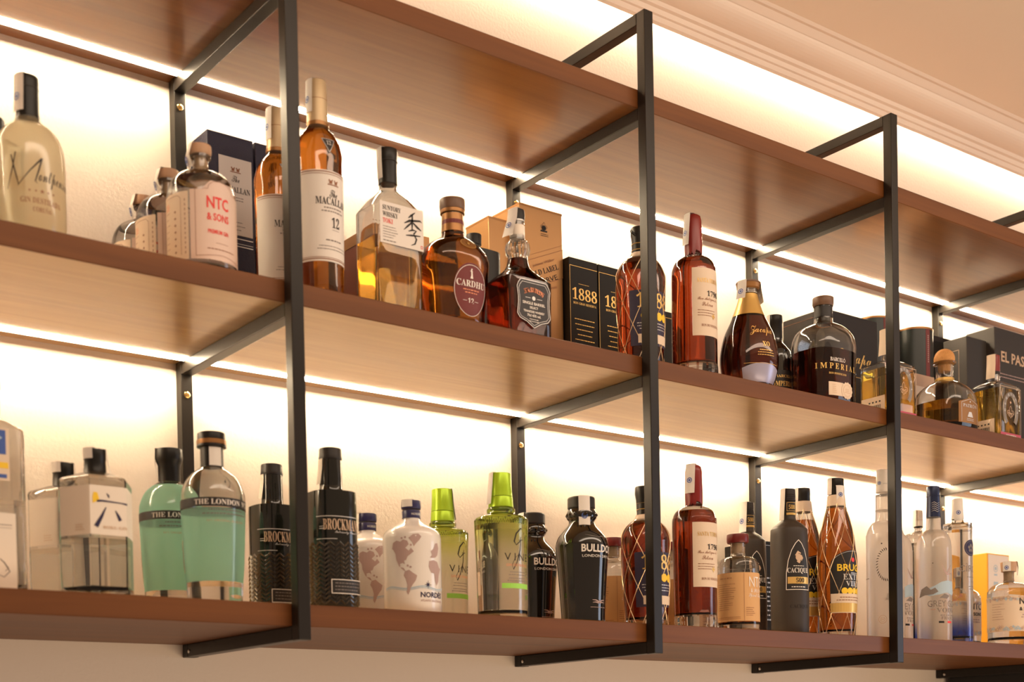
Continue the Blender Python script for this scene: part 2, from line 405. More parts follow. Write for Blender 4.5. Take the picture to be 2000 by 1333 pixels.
def stamp(parent, phi, pts, wd, emblem=True, material='stamp_paper', mark='ink_blue'):
    """paper seal strip glued over a stopper: pts (radius, z) in the plane at angle phi (degrees)"""
    a = math.radians(phi); d = Vector((math.sin(a), -math.cos(a), 0)); t = Vector((math.cos(a), math.sin(a), 0)); V, Fc = [], []
    fine = []
    for (r0, z0), (r1, z1) in zip(pts, pts[1:]):
        for k in range(4): fine.append((r0+(r1-r0)*k/4, z0+(z1-z0)*k/4))
    fine.append(pts[-1]); n = 5
    for r, z in fine:
        for j in range(n):
            s = (j/(n-1)-0.5)*wd; rr = r - (s*s)/(2*max(abs(r), 0.012))*0.8
            V.append(tuple(d*rr+t*s+Vector((0, 0, z))))
    for i in range(len(fine)-1):
        for j in range(n-1):
            q = i*n+j; Fc.append((q, q+n, q+n+1, q+1))
    o = from_data('tax_stamp', V, Fc, material, parent, 60)
    if emblem and len(pts) >= 3:
        (r0, z0), (r1, z1) = pts[-2], pts[-1]; c = d*((r0+r1)/2+0.0006)+Vector((0, 0, (z0+z1)/2+0.1*(z0-z1))); rr = wd*0.27
        up = (d*(r0-r1)+Vector((0, 0, z0-z1))).normalized(); V, Fc = [], []
        for i in range(17):
            q = 2*PI*i/16
            for R_ in (rr*0.72, rr): V.append(tuple(c+t*R_*math.cos(q)+up*R_*math.sin(q)))
        Fc = [(2*i, 2*i+1, 2*i+3, 2*i+2) for i in range(16)]
        k = len(V)
        for i in range(8):
            q = 2*PI*i/8; V.append(tuple(c+t*rr*0.45*math.cos(q)+up*rr*0.45*math.sin(q)))
        Fc.append(tuple(range(k, k+8)))
        from_data('emblem', V, Fc, mark, o)
    return o
def wire_net(parent, surf, z0, z1, nphi, turns, rad=0.00055, per=46, ph0=0.0):
    """diamond net of thin wires lying on the glass"""
    V, Fc = [], []
    for sg in (1, -1):
        for k in range(nphi):
            for i in range(per+1):
                t = i/per; ph = ph0+2*PI*k/nphi+sg*turns*2*PI*t; c = Vector(surf.pt(ph, z1+(z0-z1)*t, rad*(0.9 if sg > 0 else 1.5)))
                d = Vector((math.sin(ph), -math.cos(ph), 0)); tg = Vector((math.cos(ph), math.sin(ph), 0)); b = len(V)
                for q in range(4): V.append(tuple(c+d*rad*math.cos(q*PI/2)+tg*rad*math.sin(q*PI/2)))
                if i:
                    for q in range(4): Fc.append((b-4+q, b-4+(q+1) % 4, b+(q+1) % 4, b+q))
    return from_data('wire_net', V, Fc, 'net_wire', parent, 80)

# ------------------------------------------------------------------ bottles
def rows_of(body, a_k=1.0, b_k=1.0, n=2.0, neck_n=None, base=0.004, sm=3):
    """body: measured (z, half width) from the mouth downwards -> ascending (z,a,b,n) rows"""
    R = [(z, r) for z, r in body][::-1]; zl, rl = R[0]
    rmax = max(r for _, r in R)
    up = []
    for z, r in R:
        t = min(1.0, max(0.0, (r/rmax-0.45)/0.45)); k = t*t*(3-2*t)
        ak = 1+(a_k-1)*k; bk = 1+(b_k-1)*k; nn = n if n < 0 else 2+(n-2)*k
        up.append((z, r*ak, r*bk, nn))
    up = smooth_rows(up, sm)
    z0, a, b, nn = up[0]
    return [(0.0, a-base, b-base, nn), (base*0.3, a-base*0.3, b-base*0.3, nn), (base, a, b, nn)] + [u for u in up if u[0] > base*1.2]
def opaque_body(parent, rows, material, seg=56, name='bottle_body'):
    V, Fc = lathe(rows, seg); return from_data(name, V, Fc, material, parent, 40)
def glass_body(parent, rows, glass='clear_glass', liquid=None, level=None, wall=0.0026, floor=0.010, seg=56):
    inner = [(z, a-wall, b-wall, n) for z, a, b, n in rows if z > floor+0.003 and a-wall > 0.002]
    a, b, n = Surf(rows).at(floor)
    inner = [(floor, a-wall-0.005, b-wall-0.005, n), (floor+0.002, a-wall-0.001, b-wall-0.001, n)] + inner
    V, Fc = lathe(rows + inner[::-1], seg); o = from_data('glass_body', V, Fc, glass, parent, 40)
    if liquid:
        e = 0.0004; liq = [(z, a+e, b+e, n) for z, a, b, n in inner if z < level]
        liq[0] = (liq[0][0]-e, *liq[0][1:])
        a, b, n = Surf(inner).at(level); liq.append((level, a+e, b+e, n))
        V, Fc = lathe(liq, seg); from_data('liquid', V, Fc, liquid, parent, 40)
    return o
def cloudy_body(parent, rows, liquid, level, floor, seg=56):
    """bottle filled with a cloudy liquid: clear heavy foot, cloudy fill that reaches the outer wall, clear empty shoulder"""
    S_ = Surf(rows)
    def cut(z0, z1): return [(z0, *S_.at(z0))] + [r for r in rows if z0+0.0005 < r[0] < z1-0.0005] + [(z1, *S_.at(z1))]
    V, Fc = lathe(rows[:1] + cut(rows[1][0], floor), seg); from_data('glass_foot', V, Fc, 'clear_glass', parent, 40)
    V, Fc = lathe(cut(floor+0.0002, level), seg); from_data('liquid', V, Fc, liquid, parent, 40)
    up = cut(level+0.0002, rows[-1][0]); inn = [(z, a-0.0028, b-0.0028, n) for z, a, b, n in up]
    V2, F2 = [], []
    for rs, flip in ((up, False), (inn, True)):
        b0 = len(V2)
        for z, a, b, n in rs:
            for j in range(seg):
                ph = 2*PI*j/seg; r = sect(ph, a, b, n); V2.append((r*math.sin(ph), -r*math.cos(ph), z))
        for i in range(len(rs)-1):
            for j in range(seg):
                q = (j+1) % seg; f = (b0+i*seg+j, b0+i*seg+q, b0+(i+1)*seg+q, b0+(i+1)*seg+j); F2.append(f[::-1] if flip else f)
    m = len(up)
    for j in range(seg):
        q = (j+1) % seg; F2.append((m*seg+j, m*seg+q, q, j)); F2.append(((m-1)*seg+j, (m-1)*seg+q, (2*m-1)*seg+q, (2*m-1)*seg+j))
    from_data('glass_shoulder', V2, F2, 'clear_glass', parent, 40)
def cap_on(parent, cap, material, name='cap', bevel=0.0012, seg=40, n=2.0):
    """cap: (z,r) from the top downwards"""
    C_ = cap[::-1]; zt, rt = cap[0]; R = [(z, r, r, n) for z, r in C_[:-1]] + [(zt-bevel, rt, rt, n), (zt-bevel*0.3, rt-bevel*0.3, rt-bevel*0.3, n), (zt, rt-bevel, rt-bevel, n)]
    V, Fc = lathe(R, seg); return from_data(name, V, Fc, material, parent, 35)
def ring_on(parent, z0, z1, r, material, name, seg=40, b=0.0006):
    V, Fc = lathe([(z0, r-b, r-b, 2), (z0+b, r, r, 2), (z1-b, r, r, 2), (z1, r-b, r-b, 2)], seg); return from_data(name, V, Fc, material, parent, 35)
def square_rows(a, b, h_sh, h_neck0, r_neck, h_top, n=9.0, sh=0.010, base=0.004):
    """flat-sided bottle: straight to h_sh, shoulder to h_neck0, round neck to h_top"""
    return [(0, a-base, b-base, n), (base*0.3, a-base*0.3, b-base*0.3, n), (base, a, b, n), (h_sh*0.5, a, b, n), (h_sh-0.002, a, b, n), (h_sh, a-0.0006, b-0.0006, n),
            (h_sh+(h_neck0-h_sh)*0.55, a+(r_neck-a)*0.45, b+(r_neck-b)*0.45, 5), (h_sh+(h_neck0-h_sh)*0.85, a+(r_neck-a)*0.82, b+(r_neck-b)*0.82, 3), (h_neck0, r_neck*1.06, r_neck*1.06, 2), (h_neck0+0.003, r_neck, r_neck, 2), (h_top, r_neck, r_neck, 2)]
def carton(name, label, cat, x0, x1, yf, yb, zb, h, material, group=None):
    xc = (x0+x1)/2; t = thing(name, label, cat, (xc, (yf+yb)/2, zb), 0, group)
    hw, hd = (x1-x0)/2, (yb-yf)/2
    box('carton', -hw, hw, -hd, hd, 0, h, material, t, 0.0012)
    return t, hw, hd
def front_map(hd, off=0.0004, xc=0.0, z=0.0): return plane_map((xc, -hd, z), (1, 0, 0), off)
def left_map(hw, off=0.0004, z=0.0): return plane_map((-hw, 0, z), (0, -1, 0), off)

# ------------------------------------------------------------------ the setting
XF = (0.4383, 1.0685, 1.6799, 2.3010)          # frame centres along the wall
S = 0.0185                                      # square tube size
YP = -0.3623                                    # front of the posts
YS = -0.3433                                    # front of the boards
TH = 0.0293                                     # board thickness
TOPS = (0.0, 0.42, 0.8369)
ZT, ZB = 0.9546, -0.0487
X0, X1 = -0.75, 3.5

def structure(o): o['kind'] = 'structure'; return o
structure(box('wall_back', -2.2, 5.2, 0.0, 0.12, -1.7, 1.40, 'wall_plaster'))
structure(box('ceiling', -2.2, 5.2, -3.2, 0.0, 1.226, 1.30, 'ceiling_paint'))
# cornice: a cove moulding with a hidden light trough against the wall
CP = [(0, 1.226), (0, 1.206), (-0.040, 1.206), (-0.040, 1.1655), (-0.044, 1.164), (-0.050, 1.166), (-0.0525, 1.1745), (-0.057, 1.1755), (-0.059, 1.184), (-0.066, 1.1855), (-0.069, 1.192)]
for i in range(1, 9):
    t = i/8*PI/2
    CP.append((-0.069-0.046*math.sin(t), 1.192+0.022*(1-math.cos(t))))
CP += [(-0.118, 1.215)]
for i in range(9):
    t = PI*1.5-i/8*PI
    CP.append((-0.124-0.0065*math.cos(t-PI/2), 1.2185+0.004*math.sin(t)))
CP += [(-0.137, 1.2225), (-0.143, 1.226)]
structure(prism_x('trim_cornice', CP, -2.2, 5.2, 'cornice_paint'))
cl = thing('cove_light', 'hidden light strip in the trough behind the cornice above the shelves', 'light strip', (0.9, -0.018, 1.2055))
box('channel', -3.0, 4.2, -0.008, 0.008, -0.004, 0.0, 'aluminium', cl)
box('diffuser', -3.0, 4.2, -0.006, 0.006, -0.0062, -0.0041, 'cove_led', cl)

def board(name, label, zt, grooved, veneer):
    """one long board, notched round the back posts, with a light groove in the underside near the wall"""
    zb = zt-TH; g0, g1, gd = -0.0455, -0.0305, 0.0060
    if grooved:
        poly = [(YS+0.001, zb), (g0, zb), (g0, zb+gd), (g1, zb+gd), (g1, zb), (-S-0.0005, zb), (-S-0.0005, zt), (YS+0.001, zt), (YS, zt-0.001), (YS, zb+0.001)]
    else:
        poly = [(YS+0.001, zb), (-S-0.0005, zb), (-S-0.0005, zt), (YS+0.001, zt), (YS, zt-0.001), (YS, zb+0.001)]
    n = len(poly); bm = bmesh.new()
    a = [bm.verts.new((X0, y, z)) for y, z in poly]; b = [bm.verts.new((X1, y, z)) for y, z in poly]
    for i in range(n): bm.faces.new((a[i], a[(i+1) % n], b[(i+1) % n], b[i]))
    bm.faces.new(a[::-1]); bm.faces.new(b)
    xs = [X0] + [v for x in XF for v in (x-S/2-0.0005, x+S/2+0.0005)] + [X1]
    for i in range(0, len(xs), 2): bm_box(bm, xs[i], xs[i+1], -S-0.0005, -0.0005, zb, zt)
    bmesh.ops.recalc_face_normals(bm, faces=bm.faces)
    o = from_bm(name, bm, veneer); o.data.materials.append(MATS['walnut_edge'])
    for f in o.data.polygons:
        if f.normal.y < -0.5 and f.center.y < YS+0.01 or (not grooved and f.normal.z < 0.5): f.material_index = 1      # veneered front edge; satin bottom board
    return tag(o, label, 'shelf')
board('shelf_board', 'bottom walnut shelf board carrying gin, rum and vodka bottles', TOPS[0], False, 'walnut_brightened')  # lightened top face, bounces light up to the middle board
board('shelf_board', 'middle walnut shelf board carrying whisky bottles and cartons', TOPS[1], True, 'walnut_brightened')
board('shelf_board', 'empty top walnut shelf board below the cornice', TOPS[2], True, 'walnut')
for zt, lb in ((TOPS[1], 'warm light strip set into the underside of the middle shelf'), (TOPS[2], 'warm light strip set into the underside of the top shelf')):
    zg = zt-TH+0.0060
    t = thing('light_strip', lb, 'light strip', (1.3, -0.038, zg))
    prism_x('channel', [(-0.0074, -0.0002), (-0.0074, -0.0060), (-0.0066, -0.0060), (-0.0066, -0.0016), (0.0056, -0.0016), (0.0062, -0.0088), (0.0074, -0.0088), (0.0074, -0.0002)], X0-1.3, X1-1.3, 'channel_white', t)
    box('diffuser', X0-1.3, X1-1.3, -0.0060, 0.0030, -0.0068, -0.0017, 'led', t)

FL = ['black steel shelf rack left of the tall amber whisky bottle', 'black steel shelf rack in front of the netted dark rum bottles', 'black steel shelf rack beside the square golden tequila bottle', 'rightmost black steel shelf rack, its front post outside the picture']
for k, xc in enumerate(XF):
    f = thing('steel_rack', FL[k], 'rack', (xc, 0, ZB), 0, 'black steel shelf racks')
    h = ZT-ZB; s = S/2
    box('front_post', -s, s, YP, YP+S, 0, h, 'black_steel', f, 0.0012)
    bp = box('back_post', -s, s, -S, -0.0004, 0, h, 'black_steel', f, 0.0012)
    for zt in (h, TOPS[2]-TH-ZB-0.0003, TOPS[1]-TH-ZB-0.0003, TOPS[0]-TH-ZB-0.0003):
        box('arm', -s, s, YP+S, -S, zt-S, zt, 'black_steel', f, 0.001)
    for zt in (TOPS[2]-TH-ZB-S-0.022, TOPS[1]-TH-ZB-S-0.030):
        V, Fc = lathe([(0, 0.0048, 0.0048, 2), (0.0010, 0.0050, 0.0050, 2), (0.0020, 0.0036, 0.0036, 2), (0.0021, 0.0018, 0.0018, 2), (0.0012, 0.0014, 0.0014, 2)], 20)
        V = [(x, -S-z, zt+y) for x, y, z in V]
        from_data('screw', V, [q[::-1] for q in Fc][:], 'brass', bp, 40)
    # fixing screw on the side of the bottom arm
    V, Fc = lathe([(0, 0.0030, 0.0030, 2), (0.0012, 0.0030, 0.0030, 2), (0.0018, 0.0018, 0.0018, 2)], 14)
    V = [(-s-z, -0.024+y, S*0.45+x) for x, y, z in V]
    from_data('screw', V, Fc, 'aluminium', f, 40)
# black cabinet hanging below the bottom shelf at the right
t = thing('hanging_cabinet', 'black cabinet below the bottom shelf at the lower right corner', 'cabinet', (2.62, -0.18, -0.45))
box('carcass', -0.30, 0.30, -0.155, 0.165, 0, 0.4198, 'black_lacquer', t, 0.002)
box('door', -0.298, 0.298, -0.172, -0.1555, 0.002, 0.4178, 'black_lacquer', t, 0.0015)

# ------------------------------------------------------------------ measured sizes (metres): position, stopper and body outlines
D = {
    'montp': {'x': 0.1252, 'y': -0.275, 'cap': [(0.2026, 0.0136), (0.1956, 0.0136), (0.1616, 0.0132)], 'body': [(0.152, 0.0145), (0.1474, 0.0162), (0.1425, 0.0213), (0.1372, 0.0287), (0.1287, 0.0351), (0.1191, 0.0391), (0.1074, 0.041), (0.0862, 0.0414)]},
    'edge_gin': {'x': 0.1025, 'y': -0.2, 'cap': [(0.1758, 0.0175), (0.1611, 0.0166)], 'body': [(0.1589, 0.0131), (0.1458, 0.0131), (0.1371, 0.0393), (0.1196, 0.0415)]},
    'ntc1': {'x': 0.3434, 'y': -0.285, 'cap': [(0.1712, 0.0142), (0.1604, 0.0137), (0.1581, 0.0128)], 'body': [(0.1581, 0.0101), (0.1375, 0.0105), (0.1359, 0.016), (0.1318, 0.0274), (0.125, 0.0361), (0.1147, 0.0416), (0.1032, 0.0439), (0.0895, 0.0441)]},
    'ntc2': {'x': 0.341, 'y': -0.1896, 'cap': [(0.1708, 0.0143), (0.1591, 0.0138), (0.1567, 0.0129)], 'body': [(0.1567, 0.0102), (0.1341, 0.0105), (0.1324, 0.016), (0.1281, 0.0274), (0.1214, 0.0362), (0.1112, 0.0417), (0.0998, 0.0438), (0.0841, 0.0441)]},
    'ntc3': {'x': 0.348, 'y': -0.0866, 'cap': [(0.1698, 0.0142), (0.1581, 0.0137), (0.1557, 0.0127)], 'body': [(0.1557, 0.0102), (0.1332, 0.0105), (0.1315, 0.0159), (0.127, 0.0274), (0.1205, 0.0361), (0.1101, 0.0416), (0.0986, 0.0438), (0.0797, 0.0441)]},
    'mac1': {'x': 0.5176, 'y': -0.285, 'cap': [(0.3011, 0.0133), (0.2747, 0.0138), (0.2437, 0.0147)], 'body': [(0.2437, 0.0136), (0.2399, 0.0147), (0.2358, 0.0153), (0.232, 0.0189), (0.2261, 0.0236), (0.2172, 0.0286), (0.2069, 0.0318), (0.1966, 0.0336), (0.1804, 0.0333), (0.1392, 0.033)]},
    'mac2': {'x': 0.5109, 'y': -0.1799, 'cap': [(0.3003, 0.0132), (0.2734, 0.0138), (0.2473, 0.0147)], 'body': [(0.2473, 0.0135), (0.2433, 0.0147), (0.239, 0.0153), (0.235, 0.0187), (0.2292, 0.0236), (0.2203, 0.0285), (0.2098, 0.0319), (0.1997, 0.0335), (0.1831, 0.0332), (0.1414, 0.0328)]},
    'cardhu': {'x': 0.7481, 'y': -0.275, 'cap': [(0.1962, 0.019), (0.1856, 0.019), (0.1797, 0.0185), (0.1759, 0.0155)], 'body': [(0.1759, 0.0155), (0.1435, 0.0168), (0.1381, 0.0216), (0.1327, 0.0291), (0.1263, 0.0377), (0.1187, 0.0442), (0.109, 0.0487), (0.0983, 0.0492), (0.0638, 0.0464), (0.0271, 0.0421)]},
    'blackcap': {'x': 0.8824, 'y': -0.1435, 'cap': [(0.2139, 0.0122), (0.1973, 0.0118)], 'body': [(0.1973, 0.0108), (0.1903, 0.0118), (0.1809, 0.0341), (0.1668, 0.0353)]},
    'net1': {'x': 1.1137, 'y': -0.285, 'cap': [(0.2298, 0.0145), (0.2045, 0.0135), (0.187, 0.013)], 'body': [(0.187, 0.014), (0.1819, 0.0176), (0.1757, 0.0263), (0.1669, 0.0339), (0.1544, 0.0389), (0.1393, 0.0401), (0.0942, 0.0391), (0.0491, 0.0376), (0.029, 0.0366)]},
    'net2': {'x': 1.1108, 'y': -0.29, 'cap': [(0.2288, 0.0156), (0.2142, 0.0131), (0.1815, 0.0126)], 'body': [(0.1815, 0.0131), (0.1765, 0.0171), (0.169, 0.0271), (0.1589, 0.0352), (0.1464, 0.0392), (0.1288, 0.0397), (0.076, 0.0382), (0.0383, 0.0362), (0.0082, 0.0342)]},
    'st1796a': {'x': 1.2313, 'y': -0.29, 'cap': [(0.2751, 0.0129), (0.2685, 0.0145), (0.2091, 0.015)], 'body': [(0.2091, 0.0129), (0.2045, 0.015), (0.2009, 0.0245), (0.1949, 0.0315), (0.1859, 0.0356), (0.173, 0.0374), (0.1136, 0.0377), (0.0155, 0.0377)], 'lab': [0.1748, 0.0628, 0.1531, 0.129, 0.1137, 0.0984, 0.0819]},
    'st1796b': {'x': 1.2185, 'y': -0.295, 'cap': [(0.2753, 0.0129), (0.2676, 0.0145), (0.2122, 0.015)], 'body': [(0.2122, 0.0129), (0.2062, 0.0155), (0.2018, 0.0258), (0.1954, 0.0325), (0.1864, 0.0361), (0.1748, 0.0374), (0.0948, 0.0367), (0.0071, 0.0351)], 'lab': [0.1735, 0.0666, 0.1544, 0.1302, 0.1162, 0.1035, 0.0857]},
    'zacapa': {'x': 1.369, 'y': -0.285, 'cap': [(0.1892, 0.0204), (0.1912, 0.0206), (0.1813, 0.0198)], 'body': [(0.1733, 0.0147), (0.1666, 0.0156), (0.1559, 0.0182), (0.1344, 0.0263), (0.1183, 0.0335), (0.0996, 0.0424), (0.0781, 0.0483), (0.0594, 0.0509), (0.0406, 0.0499), (0.0219, 0.0461)]},
    'barcelo_back': {'x': 1.5277, 'y': -0.2222, 'cap': [(0.179, 0.0142), (0.1642, 0.0142)], 'body': [(0.1642, 0.0131), (0.1329, 0.0136), (0.1244, 0.0185), (0.1159, 0.0227), (0.0704, 0.0233)]},
    'imperial': {'x': 1.5736, 'y': -0.28, 'cap': [(0.202, 0.0192), (0.1899, 0.0192), (0.1857, 0.0175)], 'body': [(0.1857, 0.0164), (0.156, 0.0175), (0.1518, 0.024), (0.1462, 0.0353), (0.1377, 0.0452), (0.1264, 0.0514), (0.1123, 0.0542), (0.0982, 0.0542), (0.0192, 0.0522)]},
    'tube1': {'x': 2.0006, 'y': -0.062, 'cap': [(0.2926, 0.0404)], 'body': [(0.3052, 0.0404), (0.2112, 0.0404)]},
    'tube2': {'x': 2.0599, 'y': -0.12, 'cap': [(0.2617, 0.0421)], 'body': [(0.2744, 0.0421), (0.2069, 0.0421)]},
    'patron': {'x': 1.9335, 'y': -0.285, 'cap': [(0.1657, 0.0119), (0.1619, 0.0176), (0.1536, 0.0199), (0.1418, 0.0202)], 'body': [(0.1382, 0.0223), (0.1347, 0.0218), (0.1318, 0.0171), (0.1038, 0.0171), (0.0979, 0.0249), (0.0896, 0.038), (0.0777, 0.0475), (0.0659, 0.0527), (0.0517, 0.0551), (0.0232, 0.0551)]},
    'roku1': {'x': 0.1949, 'y': -0.28, 'cap': [(0.1843, 0.013), (0.1712, 0.0132), (0.1662, 0.0124), (0.1572, 0.0136)], 'body': [(0.1572, 0.012), (0.1552, 0.016), (0.1492, 0.03), (0.1442, 0.041), (0.1402, 0.043), (0.0753, 0.043), (0.0093, 0.043)]},
    'roku2': {'x': 0.1907, 'y': -0.1795, 'cap': [(0.1817, 0.013), (0.1681, 0.013), (0.1635, 0.0121), (0.1541, 0.0134)], 'body': [(0.1541, 0.0121), (0.152, 0.0159), (0.1462, 0.0299), (0.1412, 0.041), (0.1372, 0.0428), (0.0716, 0.0428), (0.0152, 0.0428)]},
    'london1': {'x': 0.3496, 'y': -0.285, 'cap': [(0.2226, 0.0179), (0.2128, 0.0181), (0.2096, 0.0194), (0.2044, 0.0189), (0.2033, 0.0147), (0.1781, 0.0145)], 'body': [(0.1781, 0.0147), (0.1749, 0.0189), (0.1707, 0.0248), (0.1644, 0.0316), (0.156, 0.0368), (0.1455, 0.0404), (0.1371, 0.0414), (0.1076, 0.041), (0.0445, 0.0379), (0.0319, 0.0368), (0.0088, 0.0353)]},
    'london2': {'x': 0.3423, 'y': -0.1664, 'cap': [(0.221, 0.0177), (0.209, 0.0181), (0.2046, 0.0172), (0.1991, 0.0146), (0.1748, 0.0133)], 'body': [(0.1748, 0.0146), (0.1719, 0.019), (0.1677, 0.0247), (0.1615, 0.0316), (0.1531, 0.0369), (0.1425, 0.0404), (0.1339, 0.0415), (0.1041, 0.0411), (0.041, 0.0378), (0.0291, 0.0367)]},
    'brock1': {'x': 0.5235, 'y': -0.29, 'cap': [(0.2218, 0.0152), (0.211, 0.0155), (0.2089, 0.0161), (0.2068, 0.0157)], 'body': [(0.2068, 0.0148), (0.1856, 0.0155), (0.1655, 0.0159), (0.1634, 0.0191), (0.1613, 0.0254), (0.1581, 0.0307), (0.1539, 0.0322), (0.0798, 0.0322), (0.0036, 0.0322)]},
    'brock2': {'x': 0.5047, 'y': -0.1538, 'cap': [(0.221, 0.0147), (0.2099, 0.0151), (0.2077, 0.0158), (0.2057, 0.0154)], 'body': [(0.2057, 0.0147), (0.1845, 0.0154), (0.1645, 0.0156), (0.1623, 0.0189), (0.1601, 0.0254), (0.1567, 0.0307), (0.1523, 0.032), (0.0844, 0.032), (0.0222, 0.032)]},
    'nordes1': {'x': 0.658, 'y': -0.285, 'cap': [(0.1639, 0.0139), (0.1543, 0.0142), (0.1516, 0.0133), (0.1388, 0.0128)], 'body': [(0.1388, 0.0119), (0.1344, 0.0137), (0.1277, 0.0243), (0.1222, 0.0343), (0.1167, 0.0398), (0.1089, 0.0418), (0.099, 0.042), (0.0039, 0.0416)]},
    'nordes2': {'x': 0.6608, 'y': -0.1598, 'cap': [(0.1629, 0.014), (0.1526, 0.0142), (0.1498, 0.0133), (0.137, 0.0128)], 'body': [(0.137, 0.0119), (0.1326, 0.0137), (0.1261, 0.0244), (0.1205, 0.0342), (0.1149, 0.0398), (0.107, 0.0419), (0.0973, 0.0421), (0.0247, 0.0416)]},
    'gvine1': {'x': 0.816, 'y': -0.29, 'cap': [(0.2189, 0.0158), (0.1958, 0.0171), (0.1793, 0.0187), (0.1676, 0.0189)], 'body': [(0.1676, 0.0185), (0.1646, 0.0215), (0.1584, 0.0215), (0.1551, 0.0264), (0.1529, 0.0363), (0.1485, 0.0405), (0.1408, 0.0405), (0.0793, 0.0387), (0.0024, 0.0378)]},
    'gvine2': {'x': 0.8124, 'y': -0.1403, 'cap': [(0.2177, 0.0158), (0.1941, 0.0172), (0.1778, 0.0188), (0.1674, 0.019)], 'body': [(0.1674, 0.0186), (0.1644, 0.0216), (0.1581, 0.0216), (0.1546, 0.0265), (0.1523, 0.0364), (0.1481, 0.0406), (0.1402, 0.0406), (0.078, 0.0388), (0.027, 0.0378)]},
    'bull1': {'x': 0.9748, 'y': -0.29, 'cap': [(0.198, 0.0212), (0.1828, 0.0212), (0.1798, 0.0184)], 'body': [(0.1798, 0.0202), (0.1748, 0.023), (0.1656, 0.0235), (0.161, 0.0202), (0.1541, 0.0218), (0.1449, 0.0299), (0.1357, 0.0373), (0.1242, 0.0414), (0.1127, 0.0414), (0.0667, 0.0379), (0.0208, 0.035), (0.0058, 0.0345)]},
    'bull2': {'x': 1.0005, 'y': -0.1319, 'cap': [(0.1981, 0.0142), (0.181, 0.0147), (0.1785, 0.0147)], 'body': [(0.1785, 0.0157), (0.1724, 0.0176), (0.1638, 0.0181), (0.159, 0.0167), (0.1528, 0.0196), (0.1443, 0.0257), (0.1345, 0.0299), (0.1198, 0.0314), (0.0855, 0.0299), (0.0267, 0.0274)]},
    'ntcrum': {'x': 1.3174, 'y': -0.3, 'cap': [(0.1663, 0.0185), (0.1534, 0.0185), (0.1512, 0.0175)], 'body': [(0.1512, 0.0127), (0.1296, 0.0127), (0.1269, 0.0212), (0.1238, 0.0286), (0.119, 0.033), (0.1111, 0.0352), (0.1005, 0.0357), (0.0067, 0.0357)]},
    'caciq1': {'x': 1.4716, 'y': -0.28, 'cap': [(0.2622, 0.0122), (0.241, 0.0124)], 'body': [(0.241, 0.0105), (0.2106, 0.0122), (0.2042, 0.0166), (0.1982, 0.0249), (0.1912, 0.031), (0.1788, 0.0332), (0.0848, 0.0343), (0.0116, 0.0337)]},
    'caciq2': {'x': 1.5094, 'y': -0.1459, 'cap': [(0.2675, 0.0116), (0.2434, 0.0116)], 'body': [(0.2434, 0.0096), (0.2085, 0.0105), (0.1998, 0.0204), (0.191, 0.0256), (0.1765, 0.0273), (0.0283, 0.0273)]},
    'brugal1': {'x': 1.5972, 'y': -0.285, 'cap': [(0.2931, 0.0154), (0.2591, 0.0148)], 'body': [(0.2591, 0.0154), (0.2392, 0.0176), (0.2192, 0.0228), (0.1908, 0.0299), (0.1652, 0.0341), (0.1425, 0.0356), (0.0913, 0.0353), (0.0117, 0.0319)]},
    'brugal2': {'x': 1.593, 'y': -0.215, 'cap': [(0.2847, 0.0128), (0.2522, 0.0131)], 'body': [(0.2522, 0.0131), (0.2348, 0.0151), (0.2087, 0.0226), (0.1855, 0.029), (0.1622, 0.0325), (0.139, 0.0337), (0.02, 0.0325)]},
    'clearback': {'x': 1.7713, 'y': -0.1598, 'cap': [(0.3259, 0.0092), (0.2831, 0.0098)], 'body': [(0.2831, 0.0098), (0.2616, 0.0104), (0.2309, 0.0154), (0.2155, 0.023), (0.194, 0.024), (0.0313, 0.024)]},
    'belv': {'x': 1.752, 'y': -0.275, 'cap': [(0.3269, 0.0167), (0.2801, 0.0167)], 'body': [(0.2801, 0.0167), (0.2332, 0.0174), (0.2265, 0.0234), (0.2165, 0.0308), (0.2031, 0.0348), (0.1863, 0.0355), (0.0123, 0.0355)]},
    'gg1': {'x': 1.892, 'y': -0.285, 'cap': [(0.3086, 0.0127), (0.2903, 0.0131), (0.248, 0.0138)], 'body': [(0.248, 0.0138), (0.2249, 0.0145), (0.2214, 0.0172), (0.2145, 0.0258), (0.2042, 0.031), (0.1887, 0.0334), (0.1681, 0.0338), (0.0148, 0.0334)]},
    'gg2': {'x': 1.8661, 'y': -0.2122, 'cap': [(0.3007, 0.0126), (0.2417, 0.0126)], 'body': [(0.2417, 0.0126), (0.2172, 0.0133), (0.2102, 0.0192), (0.1962, 0.0259), (0.1823, 0.028), (0.1648, 0.028), (0.0214, 0.0273)]},
    'whitecap': {'x': 2.0411, 'y': -0.14, 'cap': [(0.2963, 0.0096), (0.2628, 0.0096)], 'body': [(0.2628, 0.0081), (0.2517, 0.0089), (0.2461, 0.0259), (0.2406, 0.0296), (0.2258, 0.0296), (0.0333, 0.0289)]},
    'ciroc': {'x': 1.9886, 'y': -0.2735, 'cap': [(0.2944, 0.0106), (0.2539, 0.012)], 'body': [(0.2539, 0.0106), (0.2451, 0.0141), (0.2416, 0.0247), (0.2363, 0.0283), (0.2257, 0.0286), (0.0157, 0.0283)]},
    'ntcfl1': {'x': 2.1407, 'y': -0.29, 'cap': [(0.1756, 0.0167), (0.156, 0.0153)], 'body': [(0.156, 0.0109), (0.1342, 0.0116), (0.1306, 0.0254), (0.1251, 0.0356), (0.1161, 0.0418), (0.1052, 0.0436), (0.018, 0.0429)]},
}
def prof(k, f=None): return D[f or k]['body']

# ================================================================== MIDDLE SHELF
M, LO = TOPS[1], TOPS[0]
